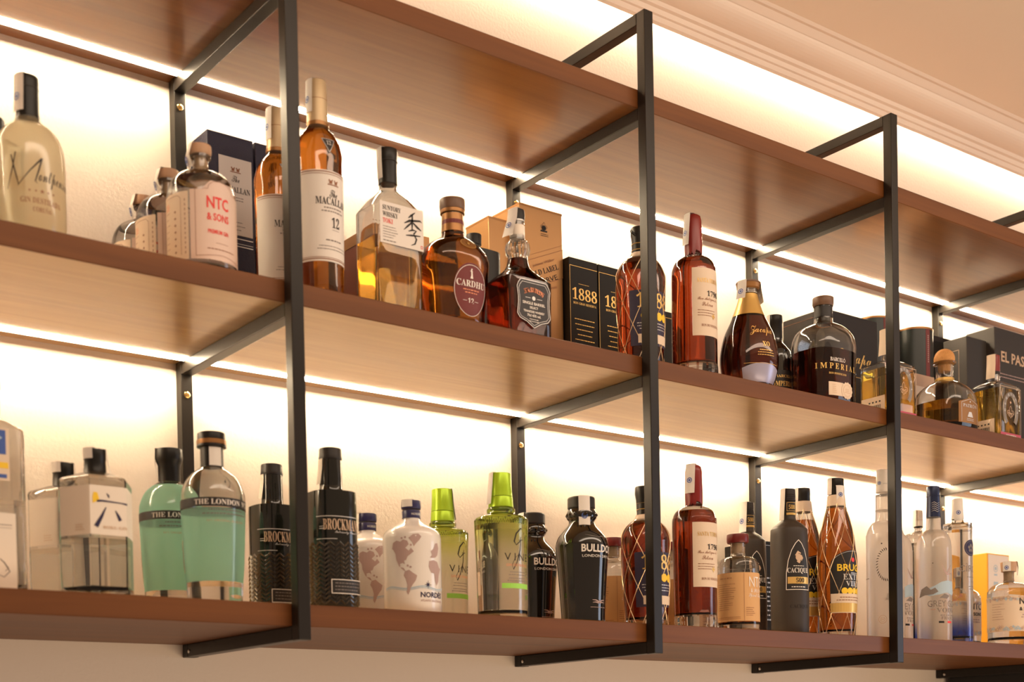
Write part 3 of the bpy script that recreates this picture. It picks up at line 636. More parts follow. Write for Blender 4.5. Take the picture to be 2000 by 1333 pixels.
# --- frosted gin bottle with handwritten name
d = D['montp']
t = thing('gin_bottle', 'frosted pale yellow gin bottle with handwritten black name at the left edge', 'bottle', (d['x'], d['y'], M))
rows = rows_of(d['body'] + [(0.05, 0.0414)]); sf = Surf(rows)
opaque_body(t, rows, 'frosted_warm', name='glass_body')
cap_on(t, [(0.2026, 0.0136), (0.1956, 0.0138), (0.185, 0.0136), (0.1616, 0.0134), (0.1505, 0.0142)], 'cap_black', 'capsule')
ring_on(t, 0.1870, 0.1885, 0.0141, 'cap_charcoal', 'capsule_bead')
stamp(t, -70, [(0.006, 0.2030), (0.0142, 0.2030), (0.0146, 0.186), (0.0155, 0.158)], 0.018)
ink = Ink()
for s_ in ([(-.041, .010, .0006), (-.034, .034, .0015), (-.030, .053, .0012)], [(-.0355, .050, .0016), (-.031, .030, .0016), (-.027, .014, .0008)], [(-.028, .014, .0008), (-.014, .032, .0013), (.000, .048, .0022)], [(.000, .048, .0020), (-.004, .034, .0018), (-.0085, .020, .0014), (-.006, .018, .0006)]):
    ink.brush(s_)
ink.text('ontpensier', 0.0205, 0.0145, w=0.050, h=0.0200, st='c')
ink.lay('lettering', sf.mapper(math.radians(2), 0.044, 0.0004), 'ink_black', t)
ink = Ink().text('★', 0, 0.0, h=0.0058)
for q in (-2, -1, 1, 2): ink.text('★', q*0.0072, 0.0010, h=0.0034)
ink.text('GIN DESTILADA', 0, -0.0120, w=0.050, h=0.0066, st='B').text('CORUÑA', 0, -0.0220, w=0.022, h=0.0070, st='B')
ink.lay('lettering', sf.mapper(math.radians(1), 0.0505, 0.0003), 'ink_brown', t)
# --- bottle mostly outside the picture
d = D['edge_gin']
t = thing('gin_bottle', 'bottle at the very left edge, only its ribbed black cap showing', 'bottle', (d['x'], d['y'], M))
rows = rows_of(d['body'] + [(0.05, 0.0410)]); glass_body(t, rows, 'clear_glass', 'water', 0.10)
V, Fc = [], []
rr = [(0.1560, 1), (0.1580, 1.04), (0.1735, 1.04), (0.1758, 0.94)]
pth = []
for z, k in rr: pth.append((z, 0.0170*k, 0.0170*k, 2))
V, Fc = lathe(pth, 48)
V = [(x*(1+0.03*(i % 2)), y*(1+0.03*(i % 2)), z) for i, (x, y, z) in enumerate(V)]
from_data('cap', V, Fc, 'cap_black', t, 20)

# --- squat clear gin bottles with the red three-letter name, three in a file
NT = D['ntc1']['body'] + [(0.05, 0.0441)]
def ntc_clear(key, label):
    d = D[key]; t = thing('gin_bottle', label, 'bottle', (d['x'], d['y'], M), 0, 'squat pink-labelled gin bottles')
    rows = rows_of(NT); sf = Surf(rows)
    glass_body(t, rows, 'clear_glass', 'water', 0.122)
    cap_on(t, [(0.1712, 0.0144), (0.1640, 0.0146), (0.1604, 0.0140), (0.1585, 0.0128)], 'cap_wood')
    ring_on(t, 0.1545, 0.1586, 0.0135, 'clear_glass', 'glass_lip'); cap_on(t, [(0.157, 0.0074), (0.138, 0.0074)], 'cork_stopper', 'cork')
    arch = lambda q: 0.0995 + (0.0125*min(1, max(0, (math.cos((q-0.5)*2*PI*0.95)+0.35)/0.8)) if abs(q-0.5) < 0.36 else 0)
    lb = patch('label', sf, -44, 66, 0.012, 0.1, 'paper_pink', t, top=arch)
    Ink().text('NTC', 0, 0.0150, w=0.0305, h=0.0155, st='S').text('& SONS', 0, 0.0, w=0.0305, h=0.0095, st='S').text('PREMIUM GIN', 0, -0.0165, w=0.0285, h=0.0052, st='S').lay('lettering', sf.mapper(math.radians(3), 0.0615, 0.0008), 'ink_red', lb)
    ink = Ink().rect(-0.009, 0.009, -0.004, -0.0036); ink.rows(-0.023, 0.023, -0.011, 1, 0.003, 0.0011, 'c', 5)
    fr = [(-0.034, -0.022), (-0.034, 0.063), (-0.018, 0.063), (-0.0165, 0.069), (-0.010, 0.0735), (0, 0.075), (0.010, 0.0735), (0.0165, 0.069), (0.018, 0.063), (0.034, 0.063), (0.034, -0.022)]
    ink.line(fr, 0.0005); ink.line([(-0.034, -0.022), (0, -0.0185), (0.034, -0.022)], 0.0005)
    ink.lay('print_lines', sf.mapper(math.radians(9), 0.0375, 0.0008), 'ink_brown', lb)
    sb = patch('side_label', sf, -122, -47, 0.012, 0.0975, 'paper_cream', t)
    ink = Ink().line([(-0.018, -0.037), (-0.018, 0.035), (-0.014, 0.038), (0.014, 0.038), (0.018, 0.034), (0.018, -0.037)], 0.0005)
    for q in range(8): ink.rows(-0.013, -0.002, 0.020-q*0.0075, 1, 1, 0.0007, 'l', q)
    for q in range(7): ink.text('✦', 0.009, 0.016-q*0.0085, h=0.0042)
    for q in range(12): ink.rect(0.0235, 0.0245, -0.036+q*0.006, -0.033+q*0.006)
    ink.lay('print_lines', sf.mapper(math.radians(-84), 0.055, 0.0008), 'ink_brown', sb)
    Ink().rows(-0.012, 0.0, 0.031, 3, 0.003, 0.0012, 'l', 3).lay('print_lines', sf.mapper(math.radians(-84), 0.055, 0.0008), 'ink_orange', sb)
    stamp(t, -104, [(0.004, 0.1717), (0.0148, 0.1717), (0.0190, 0.155), (0.0150, 0.1405)], 0.022)
    return t
ntc_clear('ntc1', 'clear squat gin bottle with red lettering on pink label, frontmost of the three')
ntc_clear('ntc2', 'clear squat gin bottle half hidden behind the front one with red lettering')
ntc_clear('ntc3', 'rearmost of the three squat clear gin bottles, mostly behind the others')

# --- navy gift cartons
def navy_carton(key, label, x0, x1, h):
    t, hw, hd = carton('gift_carton', label, 'box', x0, x1, -0.085, -0.027, M, h, 'navy_card', 'navy whisky cartons')
    lb = box('label', -hw+0.017, hw-0.004, -hd-0.0008, -hd, 0.150, 0.262, 'paper_white', t)
    z = 0.205; mp = front_map(hd, 0.0012, 0.0065, z)
    Ink().text('The', 0, 0.0215, w=0.0125, h=0.0095, st='c').text('MACALLAN', 0, 0.0065, w=0.046, h=0.0085, st='B').lay('lettering', mp, 'ink_black', lb, 0)
    ink = Ink().rows(-0.016, 0.016, 0.000, 2, 0.004, 0.0011, 'c', 3); ink.rows(-0.021, 0.021, -0.036, 3, 0.0055, 0.0010, 'l', 8); ink.rows(-0.006, 0.0, -0.024, 1, 0.005, 0.001, 'c', 2)
    ink.lay('print_lines', mp, 'ink_grey', lb, 0)
    ink = Ink()
    for q in (-1, 1): ink.rect(q*0.004-0.0022, q*0.004+0.0022, 0.0375, 0.0415).rect(q*0.004-0.003, q*0.004-0.0012, 0.041, 0.0432).rect(q*0.004+0.0012, q*0.004+0.003, 0.041, 0.0432)
    ink.rect(-0.0085, 0.0085, 0.0355, 0.0368); ink.lay('emblem', mp, 'ink_brown', lb, 0)
    for z0, w_ in ((0.1445, 0.0009), (0.1375, 0.0004), (0.1335, 0.0009)): box('silver_line', -hw+0.017, hw-0.004, -hd-0.0006, -hd, z0, z0+w_, 'ink_silver', t)
    return t
navy_carton('macbox1', 'navy whisky carton with white label behind the front squat gin bottle', 0.4490, 0.5226, 0.2945)
navy_carton('macbox2', 'navy whisky carton behind the tall amber bottles, right of its twin', 0.5256, 0.5990, 0.2945)

# --- tall amber single malt, two in a file
MC = D['mac1']['body'] + [(0.06, 0.0322), (0.02, 0.0316)]
def single_malt(key, label):
    d = D[key]; t = thing('whisky_bottle', label, 'bottle', (d['x'], d['y'], M), 0, 'tall amber single malt bottles')
    rows = rows_of(MC); sf = Surf(rows)
    glass_body(t, rows, 'clear_glass', 'whisky_amber', 0.232)
    cap_on(t, [(0.3011, 0.0133), (0.2747, 0.0138), (0.2437, 0.0148)], 'cap_champagne', 'capsule')
    ring_on(t, 0.2747, 0.2752, 0.0140, 'ink_brown', 'capsule_line'); ring_on(t, 0.2385, 0.2442, 0.0155, 'cap_bronze', 'neck_ring')
    lb = patch('label', sf, -92, 82, 0.048, 0.170, 'paper_white', t)
    for z0 in (0.0505, 0.0530, 0.1645, 0.1672): Ink().rect(-0.046, 0.042, 0, 0.0006 if z0 in (0.053, 0.1645) else 0.0012).lay('label_rule', sf.mapper(math.radians(-5), z0, 0.0009), 'ink_brown', lb)
    mp = sf.mapper(math.radians(6), 0.100, 0.0009)
    Ink().text('The', 0, 0.0345, w=0.012, h=0.010, st='c').text('MACALLAN', 0, 0.0240, w=0.050, h=0.0100, st='B').text('12', 0.0030, -0.0060, w=0.0125, h=0.0140, st='B').lay('lettering', mp, 'ink_black', lb)
    Ink().rows(-0.019, 0.019, 0.0205, 2, 0.0045, 0.0014, 'c', 4).lay('print_lines', mp, 'ink_grey', lb)
    ink = Ink().rect(-0.003, 0.009, -0.0095, -0.009); ink.rows(-0.013, 0.013, -0.0225, 1, 1, 0.0016, 'c', 6); ink.rows(-0.028, 0.028, -0.031, 2, 0.004, 0.0009, 'c', 7)
    ink.lay('print_lines', mp, 'ink_grey', lb)
    ink = Ink()
    for q in (-1, 1): ink.rect(q*0.004-0.0022, q*0.004+0.0022, 0.0525, 0.0565).rect(q*0.004-0.003, q*0.004-0.0012, 0.056, 0.058).rect(q*0.004+0.0012, q*0.004+0.003, 0.056, 0.058)
    ink.rect(-0.0085, 0.0085, 0.0505, 0.0518); ink.lay('emblem', mp, 'ink_brown', lb)
    tr = Ink().poly([(-0.0115, 0.021), (0.0115, 0.021), (0, 0.000)]).lay('neck_label', sf.mapper(math.radians(-3), 0.1925, 0.0006), 'slate_label', t, 0.002)
    Ink().text('12', 0, 0.0120, w=0.0070, h=0.0062, st='B').line([(-0.0102, 0.0202), (0.0102, 0.0202), (0, 0.0016)], 0.0006, True).lay('lettering', sf.mapper(math.radians(-3), 0.1925, 0.0010), 'ink_silver', tr, 0.002)
    stamp(t, -88, [(0.004, 0.3016), (0.0140, 0.3016), (0.0146, 0.285), (0.0152, 0.256)], 0.017)
single_malt('mac1', 'tall amber whisky bottle with white label just right of the first frame post')
single_malt('mac2', 'tall amber whisky bottle with white label, left of and behind the frame post')
# --- carton behind the square whisky bottle
t, hw, hd = carton('gift_carton', 'maroon carton seen behind the square pale whisky bottle', 'box', 0.6886, 0.7900, -0.15, -0.0566, M, 0.188, 'maroon_card')
box('lid_band', -hw-0.0006, hw+0.0006, -hd-0.0006, hd+0.0006, 0.172, 0.1886, 'cap_bronze', t)

# --- square japanese whisky, half full
t = thing('whisky_bottle', 'square half-full pale whisky bottle with white label and brush character', 'bottle', (0.6330, -0.2800, M))
rows = square_rows(0.0392, 0.0300, 0.1500, 0.1790, 0.0128, 0.1990, 10)
glass_body(t, rows, 'clear_glass', 'whisky_pale', 0.106, seg=72)
cap_on(t, [(0.2391, 0.0144), (0.2255, 0.0142), (0.2225, 0.0136), (0.1900, 0.0136)], 'cap_black', 'capsule')
ring_on(t, 0.2205, 0.2225, 0.0147, 'cap_charcoal', 'capsule_bead')
lb = box('label', -0.0340, 0.0384, -0.0310, -0.0302, 0.0945, 0.1520, 'paper_white', t)
mp = front_map(0.0310, 0.0004, 0.0, 0.0945)
Ink().text('SUNTORY', -0.0295, 0.0460, w=0.0300, h=0.0066, st='B', align='l').text('WHISKY', -0.0295, 0.0370, w=0.0250, h=0.0066, st='B', align='l').lay('lettering', mp, 'ink_black', lb, 0)
Ink().text('TOKI', -0.0295, 0.0280, w=0.0165, h=0.0066, st='B', align='l').lay('lettering', mp, 'ink_red', lb, 0)
ink = Ink().rows(-0.0295, -0.004, 0.0235, 5, 0.0036, 0.0009, 'l', 9); ink.rows(-0.0295, -0.004, 0.0045, 1, 0.003, 0.0013, 'l', 5); ink.lay('print_lines', mp, 'ink_grey', lb, 0)
ink = Ink()
for s_ in ([(.0130, .0425, .001), (.0175, .0465, .003), (.0245, .0520, .0010)], [(.0060, .0340, .0010), (.0150, .0390, .0036), (.0330, .0420, .0022), (.0355, .0400, .0008)], [(.0200, .0490, .0016), (.0195, .0390, .0034), (.0190, .0270, .0014)], [(.0185, .0370, .0022), (.0120, .0310, .0026), (.0050, .0245, .0006)], [(.0210, .0370, .0020), (.0280, .0320, .0034), (.0345, .0285, .0010)],
           [(.0130, .0240, .0010), (.0200, .0270, .0026), (.0260, .0265, .0022), (.0215, .0215, .0024)], [(.0215, .0215, .0016), (.0262, .0150, .0026), (.0235, .0080, .0022), (.0170, .0050, .0006)], [(.0085, .0175, .0010), (.0180, .0190, .0026), (.0330, .0205, .0014)]):
    ink.brush(s_)
ink.lay('brush_character', mp, 'ink_black', lb, 0)
Ink().line([(0.0335, 0.0035), (0.0365, 0.0035), (0.0365, 0.0070), (0.0335, 0.0070)], 0.0006, True).lay('seal_mark', mp, 'ink_red', lb, 0)
stamp(t, -95, [(0.004, 0.2396), (0.0150, 0.2396), (0.0150, 0.222), (0.0140, 0.196)], 0.016, False)

# --- decanter-shaped malt with burgundy oval label
d = D['cardhu']
t = thing('whisky_bottle', 'broad-shouldered amber whisky decanter with burgundy oval label', 'bottle', (d['x'], d['y'], M))
rows = rows_of(d['body'], 1.07, 0.86, 2.5); sf = Surf(rows)
glass_body(t, rows, 'clear_glass', 'whisky_amber', 0.150, wall=0.003, floor=0.014)
cap_on(t, [(0.1962, 0.0190), (0.1856, 0.0192), (0.1805, 0.0186)], 'cap_walnut'); ring_on(t, 0.1750, 0.1806, 0.0182, 'cap_bronze', 'cap_collar')
nb = patch('neck_label', sf, -178, 178, 0.1475, 0.1735, 'cap_bronze', t, nu=40, nv=3)
Ink().rect(-0.030, 0.030, 0.0105, 0.0165).lay('band', sf.mapper(0, 0.1475, 0.0009), 'burgundy_label', nb)
lb = Ink().poly([(0.0290*math.cos(q*PI/18), 0.0365*math.sin(q*PI/18)+0.003*max(0, math.sin(q*PI/18))) for q in range(36)]).lay('label', sf.mapper(math.radians(4), 0.0535, 0.0006), 'burgundy_label', t, 0.003)
mp = sf.mapper(math.radians(4), 0.0535, 0.0011)
Ink().line([(0.0276*math.cos(q*PI/18), 0.0362*math.sin(q*PI/18)) for q in range(36)], 0.0007, True).text('CARDHU', 0, 0.0050, w=0.0490, h=0.0092, st='B').text('12', 0, -0.0190, w=0.0100, h=0.0085, st='B').rect(-0.014, -0.007, -0.0150, -0.0145).rect(0.007, 0.014, -0.0150, -0.0145).brush([(0.000, 0.017, 0.0048), (0.0002, 0.022, 0.0026), (-0.0004, 0.027, 0.0024), (-0.0010, 0.0292, 0.0012)]).brush([(-0.003, 0.0275, 0.0006), (0.0012, 0.0268, 0.0016)]).disc(-0.0003, 0.0300, 0.0012, 10).lay('lettering', mp, 'ink_white', lb)
ink = Ink().rows(-0.014, 0.014, 0.0015, 2, 0.004, 0.0014, 'c', 2); ink.rows(-0.008, 0.008, -0.0225, 2, 0.0045, 0.0015, 'c', 3); ink.lay('print_lines', mp, 'ink_orange', lb)
sl = Ink().poly([(0.0140*math.cos(q*PI/12), 0.0080*math.sin(q*PI/12)) for q in range(24)]).lay('shoulder_label', sf.mapper(math.radians(2), 0.1225, 0.0008), 'cap_bronze', t, 0.002)
Ink().ring(0, 0, 0.0124, 0.0131, 24, sy=0.55).text('✦', 0, -0.0025, h=0.005).lay('print_lines', sf.mapper(math.radians(2), 0.1225, 0.0013), 'ink_gold', sl, 0.002)
# --- dark bottle behind
d = D['blackcap']
t = thing('whisky_bottle', 'dark square-shouldered bottle with black screw cap behind the burgundy-labelled decanter', 'bottle', (d['x'], d['y'], M))
rows = rows_of([(0.1990, 0.0105), (0.1903, 0.0112), (0.1865, 0.020), (0.1809, 0.0335), (0.172, 0.0353), (0.08, 0.0353), (0.02, 0.0350)], n=4.0); opaque_body(t, rows, 'cap_black', name='glass_body')
cap_on(t, [(0.2139, 0.0124), (0.1973, 0.0120)], 'cap_charcoal'); patch('label', Surf(rows), -60, 60, 0.03, 0.12, 'label_black', t)

# --- gold cartons
t, hw, hd = carton('gift_carton', 'large gold carton with slanted label behind the square dark whiskey bottle', 'box', 1.0065, 1.0992, -0.105, -0.0306, M, 0.3064, 'gold_card', 'gold whisky cartons')
box('lid_edge', -hw-0.0004, hw+0.0004, -hd-0.0004, hd+0.0004, 0.3034, 0.3068, 'cap_bronze', t)
mp = front_map(hd, 0.0005, 0, 0.0)
sl = 0.0245
lb = Ink().poly([(-hw, 0.158), (hw, 0.158+sl*1.6), (hw, 0.206+sl*1.6), (-hw, 0.206)]).lay('label', mp, 'gold_card', t, 0)
mp2 = front_map(hd, 0.0009, 0, 0.0); rt = math.atan2(sl*1.6, 2*hw)
Ink().text('GOLD LABEL', 0.003, 0.196, w=0.072, h=0.0095, st='B', rot=rt).text('RESERVE', 0.006, 0.181, w=0.060, h=0.0085, rot=rt).lay('lettering', mp2, 'ink_black', lb, 0)
ink = Ink().line([(-hw, 0.206), (hw, 0.206+sl*1.6)], 0.0007).line([(-hw, 0.158), (hw, 0.158+sl*1.6)], 0.0007).line([(-hw, 0.214), (hw, 0.214+sl*1.6)], 0.0004)
ink.text('Johnnie Walker', 0.003, 0.2115, w=0.052, h=0.0060, slant=0.25, rot=rt).text('Scotch Whisky', 0.016, 0.170, w=0.034, h=0.0050, slant=0.25, rot=rt)
ink.lay('print_lines', mp2, 'ink_brown', lb, 0)
ink = Ink().text('⚜', 0.006, 0.2695, w=0.0145, h=0.0150).disc(0.006, 0.2745, 0.0042, 12).rect(-0.001, 0.013, 0.268, 0.2705); ink.rows(-0.004, 0.018, 0.2645, 2, 0.0028, 0.0008, 'c', 3); ink.lay('emblem', mp2, 'ink_black', t, 0)
t, hw, hd = carton('gift_carton', 'smaller gold carton standing left of the large gold one', 'box', 0.9564, 1.0050, -0.085, -0.0200, M, 0.2791, 'gold_card', 'gold whisky cartons')
box('lid_edge', -hw-0.0004, hw+0.0004, -hd-0.0004, hd+0.0004, 0.2765, 0.2795, 'cap_bronze', t)

# --- square tennessee whiskey
t = thing('whiskey_bottle', 'square dark amber whiskey bottle with faceted glass neck and black silver-framed label', 'bottle', (0.8625, -0.2830, M))
rows = [(0, 0.036, 0.027, 9), (0.0012, 0.0405, 0.0305, 9), (0.004, 0.0415, 0.0320, 9), (0.05, 0.0420, 0.0325, 9), (0.088, 0.0425, 0.0330, 9), (0.0925, 0.0415, 0.0320, 8), (0.1000, 0.0350, 0.0275, 5), (0.1080, 0.0250, 0.0220, 3), (0.1150, 0.0195, 0.0185, 2), (0.1230, 0.0165, 0.0165, 2), (0.1300, 0.0152, 0.0152, 2)]
rows = rows[:3] + smooth_rows(rows[3:], 2) + [(0.1334, 0.0150, 0.0150, 2), (0.1375, 0.0168, 0.0168, 2), (0.1440, 0.0180, 0.0180, 2), (0.1510, 0.0175, 0.0175, 2), (0.1555, 0.0150, 0.0150, 2), (0.1580, 0.0118, 0.0118, 2), (0.1890, 0.0108, 0.0108, 2)]
glass_body(t, rows, 'clear_glass', 'whisky_dark', 0.1290, seg=72)
V, Fc = [], []
for q in range(18):                                              # cut facets round the neck bulb
    a0 = 2*PI*q/18; r_ = 0.0178
    for z_, k_ in ((0.1350, 0.92), (0.1440, 1.02), (0.1530, 0.95)):
        for da, kk in ((-0.09, 1.0), (0, 1.07), (0.09, 1.0)): V.append((r_*k_*kk*math.sin(a0+da), -r_*k_*kk*math.cos(a0+da), z_))
    b_ = q*9
    for i in (0, 1):
        for j in (0, 1): Fc.append((b_+i*3+j, b_+i*3+j+1, b_+i*3+j+4, b_+i*3+j+3))
from_data('cut_facets', V, Fc, 'clear_glass', t)
cap_on(t, [(0.2037, 0.0116), (0.1960, 0.0120), (0.1881, 0.0120)], 'cap_charcoal'); ring_on(t, 0.1855, 0.1884, 0.0116, 'ink_silver', 'cap_ring')
ring_on(t, 0.1600, 0.1800, 0.0116, 'paper_sheer', 'neck_label')
lbp = [(-0.029, 0.060), (-0.024, 0.066), (0.024, 0.066), (0.029, 0.060), (0.0315, 0.054), (0.0295, 0.040), (0.0295, 0.030), (0.0315, 0.014), (0.027, 0.008), (0.014, 0.004), (0.0, -0.004), (-0.014, 0.004), (-0.027, 0.008), (-0.0315, 0.014), (-0.0295, 0.030), (-0.0295, 0.040), (-0.0315, 0.054)]
lb = Ink().poly(lbp).lay('label', front_map(0.0332, 0.0002, 0.003, 0.0225), 'slate_label', t, 0)
mp = front_map(0.0332, 0.0006, 0.003, 0.0225)
ink = Ink().line(lbp, 0.0010, True).line([(x*0.90, 0.031+(y-0.031)*0.90) for x, y in lbp], 0.0006, True)
ink.ring(0, 0.0400, 0.0, 0.0032, 16).rect(-0.016, -0.006, 0.0395, 0.0402).rect(0.006, 0.016, 0.0395, 0.0402); ink.lay('silver_frame', mp, 'ink_silver', lb, 0)
ink = Ink().arctext('Jack Daniel’s', 0, 0.0160, 0.0365, 0.0070, PI/2, 1.05, 'B'); ink.lay('lettering', mp, 'ink_orange', lb, 0)
ink = Ink().text('SINGLE BARREL', 0, 0.0300, w=0.043, h=0.0042, st='S').text('SELECT', 0, 0.0240, w=0.016, h=0.0036, st='S').text('TENNESSEE WHISKEY', 0, 0.0180, w=0.040, h=0.0033, st='S').text('70cl 45% vol.', 0, 0.0120, w=0.026, h=0.0040, st='S'); ink.rows(-0.012, 0.012, 0.0090, 2, 0.0032, 0.0010, 'c', 4); ink.lay('lettering', mp, 'ink_white', lb, 0)
stamp(t, -75, [(0.002, 0.2042), (0.0128, 0.2042), (0.0150, 0.188), (0.0270, 0.158)], 0.019)

# --- black cartons with the year in gold
def year_carton(label, x0, x1, yf, h):
    t, hw, hd = carton('gift_carton', label, 'box', x0, x1, yf, yf+0.075, M, h, 'black_card', 'black cartons with a gold year')
    mp = front_map(hd, 0.0006, 0, 0)
    Ink().rect(-hw+0.001, hw-0.001, 0.2165, 0.2173).rect(-hw+0.001, -hw+0.0017, 0.02, 0.2165).lay('gold_line', mp, 'ink_gold', t, 0)
    Ink().text('1888', 0.002, 0.160, w=0.056, h=0.0205, st='B').lay('lettering', mp, 'ink_gold', t, 0)
    ink = Ink().rows(-0.016, 0.016, 0.1880, 1, 0.003, 0.0008, 'c', 3); ink.text('RON GRAN RESERVA', 0.002, 0.152, w=0.052, h=0.0040, st='B')
    for q in range(5): ink.rows(-0.027+q*0.0015, 0.029-q*0.0015, 0.1275-q*0.0088, 1, 1, 0.0015, 'c', 11+q, 0.1)
    ink.lay('print_lines', mp, 'ink_gold', t, 0)
year_carton('black carton with gold year right beside the large gold carton', 1.1010, 1.1655, -0.12, 0.2310)
year_carton('black carton with gold year behind the netted rum bottle, left of the post', 1.1675, 1.2484, -0.12, 0.2310)
t, hw, hd = carton('gift_carton', 'low black carton behind the red wax-sealed rum of the middle shelf', 'box', 1.2868, 1.3640, -0.10, -0.03, M, 0.1860, 'black_card')
box('gold_line', -hw, hw, -hd-0.0005, -hd, 0.1740, 0.1746, 'ink_gold', t)

# --- netted dark rum bottles (one on each shelf)
def netted_rum(key, zb, label, cap_tail):
    d = D[key]; t = thing('rum_bottle', label, 'bottle', (d['x'], d['y'], zb), 0, 'netted dark rum bottles')
    rows = rows_of(D['net1']['body'] if key == 'net1' else D['net2']['body']); sf = Surf(rows)
    glass_body(t, rows, 'clear_glass', 'rum_red', 0.166, floor=0.013)
    zt = d['cap'][0][0]; r0 = d['cap'][0][1]
    cap_on(t, [(zt, r0), (zt-0.012, r0*1.03), (zt-0.022, r0*0.92), (zt-0.044, 0.0132), (0.186 if key == 'net1' else 0.181, 0.0142)], 'cap_black', 'capsule')
    for z_ in (zt-0.028, zt-0.038): ring_on(t, z_, z_+0.0012, 0.0142, 'ink_gold', 'gold_ring')
    zc = 0.187 if key == 'net1' else 0.1815
    V, Fc = lathe([(zc-0.011, 0.0225, 0.0225, 2), (zc-0.009, 0.0215, 0.0215, 2), (zc-0.002, 0.0160, 0.0160, 2), (zc+0.001, 0.0148, 0.0148, 2)], 40); from_data('neck_collar', V, Fc, 'paper_cream', t, 40)
    if cap_tail:
        V, Fc = lathe([(0, 0.0016, 0.0016, 2), (0.010, 0.0026, 0.0026, 2)], 10); V = [(-0.0135-z*0.9, y-0.004, 0.2150+x+z*0.45) for x, y, z in V]; from_data('wax_tail', V, Fc, 'cap_black', t, 40)
    lb = patch('label', sf, -70, 52, 0.030, 0.118, 'navy_label', t)
    Ink().text('1888', 0.002, 0.0, w=0.062, h=0.0240, st='B').lay('lettering', sf.mapper(math.radians(-10), 0.090, 0.0010), 'ink_gold', lb)
    ink = Ink()
    for q in (-0.0195, -0.0065, 0.0065, 0.0195): ink.disc(q, 0, 0.0068, 16)
    ink.lay('medals', sf.mapper(math.radians(-4), 0.077, 0.0010), 'ink_yellow', lb)
    ink = Ink().rows(-0.034, 0.034, 0, 3, 0.0045, 0.0012, 'c', 5); ink.lay('print_lines', sf.mapper(math.radians(-8), 0.066, 0.0010), 'ink_silver', lb)
    patch('lower_label', sf, -50, 54, 0.034, 0.048, 'paper_cream', t, off=0.0012)
    wire_net(t, sf, 0.004, 0.176 if key == 'net1' else 0.172, 7, 0.33, ph0=0.25)
    stamp(t, 78, [(0.004, zt+0.0005), (r0+0.0008, zt+0.0005), (0.0150, zt-0.030), (0.0240, zt-0.052)], 0.014, False)
netted_rum('net1', M, 'netted dark rum bottle with black wax cap on the middle shelf behind the post', True)
netted_rum('net2', LO, 'netted dark rum bottle with black cap on the bottom shelf behind the post', False)

# --- red wax-sealed rum (one on each shelf)
def waxed_rum(key, zb, label, ph):
    d = D[key]; t = thing('rum_bottle', label, 'bottle', (d['x'], d['y'], zb), 0, 'red wax-sealed rum bottles')
    rows = rows_of(d['body'], base=0.003); sf = Surf(rows)
    glass_body(t, rows, 'clear_glass', 'rum_red', 0.196, floor=0.024, wall=0.003)
    V, Fc = [], []
    pth = [(0.2140, 0.0146, 0.0146, 2), (0.2200, 0.0150, 0.0150, 2), (0.2450, 0.0147, 0.0147, 2), (0.2640, 0.0142, 0.0142, 2), (0.2715, 0.0128, 0.0128, 2), (0.2745, 0.0090, 0.0090, 2)]
    V, Fc = lathe(pth, 40); rnd = random.Random(3)
    drip = [rnd.uniform(0.0, 0.010) for _ in range(40)]
    V = [(x, y, z-(drip[i % 40] if i < 40 else 0)) for i, (x, y, z) in enumerate(V)]
    o = from_data('wax_seal', V, Fc, 'cap_redwax', t, 60)
    V, Fc = lathe([(-0.006, 0.0010, 0.0010, 2), (-0.004, 0.0022, 0.0022, 2), (0.004, 0.0018, 0.0018, 2), (0.030, 0.0014, 0.0014, 2)], 10); V = [(x+0.0140, y-0.003, z+0.2085) for x, y, z in V]; from_data('wax_drip', V, Fc, 'cap_redwax', o, 60)
    lb = patch('label', sf, -50+ph, 46+ph, d['lab'][1]+0.001, d['lab'][0]+0.001, 'paper_cream', t)
    mp = sf.mapper(math.radians(ph), 0.110, 0.0010)
    Ink().text('1796', 0.006, 0.0195, w=0.0260, h=0.0090, st='B').lay('lettering', mp, 'ink_black', lb)
    Ink().text('SANTA TERESA', -0.001, 0.0415, w=0.046, h=0.0070, st='B').lay('lettering', mp, 'ink_gold', lb)
    Ink().text('✦', 0.006, -0.018, h=0.010).lay('gold_mark', mp, 'ink_gold', lb)
    ink = Ink().text('Ron Antiguo de', -0.004, 0.0105, w=0.040, h=0.0070, st='c').text('Solera', -0.006, 0.0025, w=0.022, h=0.0065, st='c'); ink.rows(-0.024, 0.022, -0.004, 3, 0.0042, 0.0010, 'l', 8); ink.text('RON DE VENEZUELA', 0.002, -0.0310, w=0.040, h=0.0040, st='B'); ink.lay('print_lines', mp, 'ink_brown', lb)
    # heavy cut base
    V, Fc = [], []
    for q in range(14):
        a0 = 2*PI*q/14; R_ = sf.at(0.010)[0]
        for z_, k_ in ((0.002, 0.97), (0.012, 1.012), (0.022, 1.002)):
            for da, kk in ((-0.17, 1.0), (0, 1.02), (0.17, 1.0)): V.append((R_*k_*kk*math.sin(a0+da), -R_*k_*kk*math.cos(a0+da), z_))
        b_ = q*9
        for i in (0, 1):
            for j in (0, 1): Fc.append((b_+i*3+j, b_+i*3+j+1, b_+i*3+j+4, b_+i*3+j+3))
    from_data('cut_base', V, Fc, 'clear_glass', t)
    if key == 'st1796a': stamp(t, -95, [(0.003, 0.2755), (0.0140, 0.2755), (0.0158, 0.255), (0.0185, 0.222)], 0.016)
    else: stamp(t, -68, [(0.003, 0.2755), (0.0140, 0.2755), (0.0158, 0.262), (0.0190, 0.226)], 0.017)
waxed_rum('st1796a', M, 'red-brown rum bottle with dripping red wax seal on the middle shelf', 0)
waxed_rum('st1796b', LO, 'red-brown rum bottle with dripping red wax seal on the bottom shelf', 0)

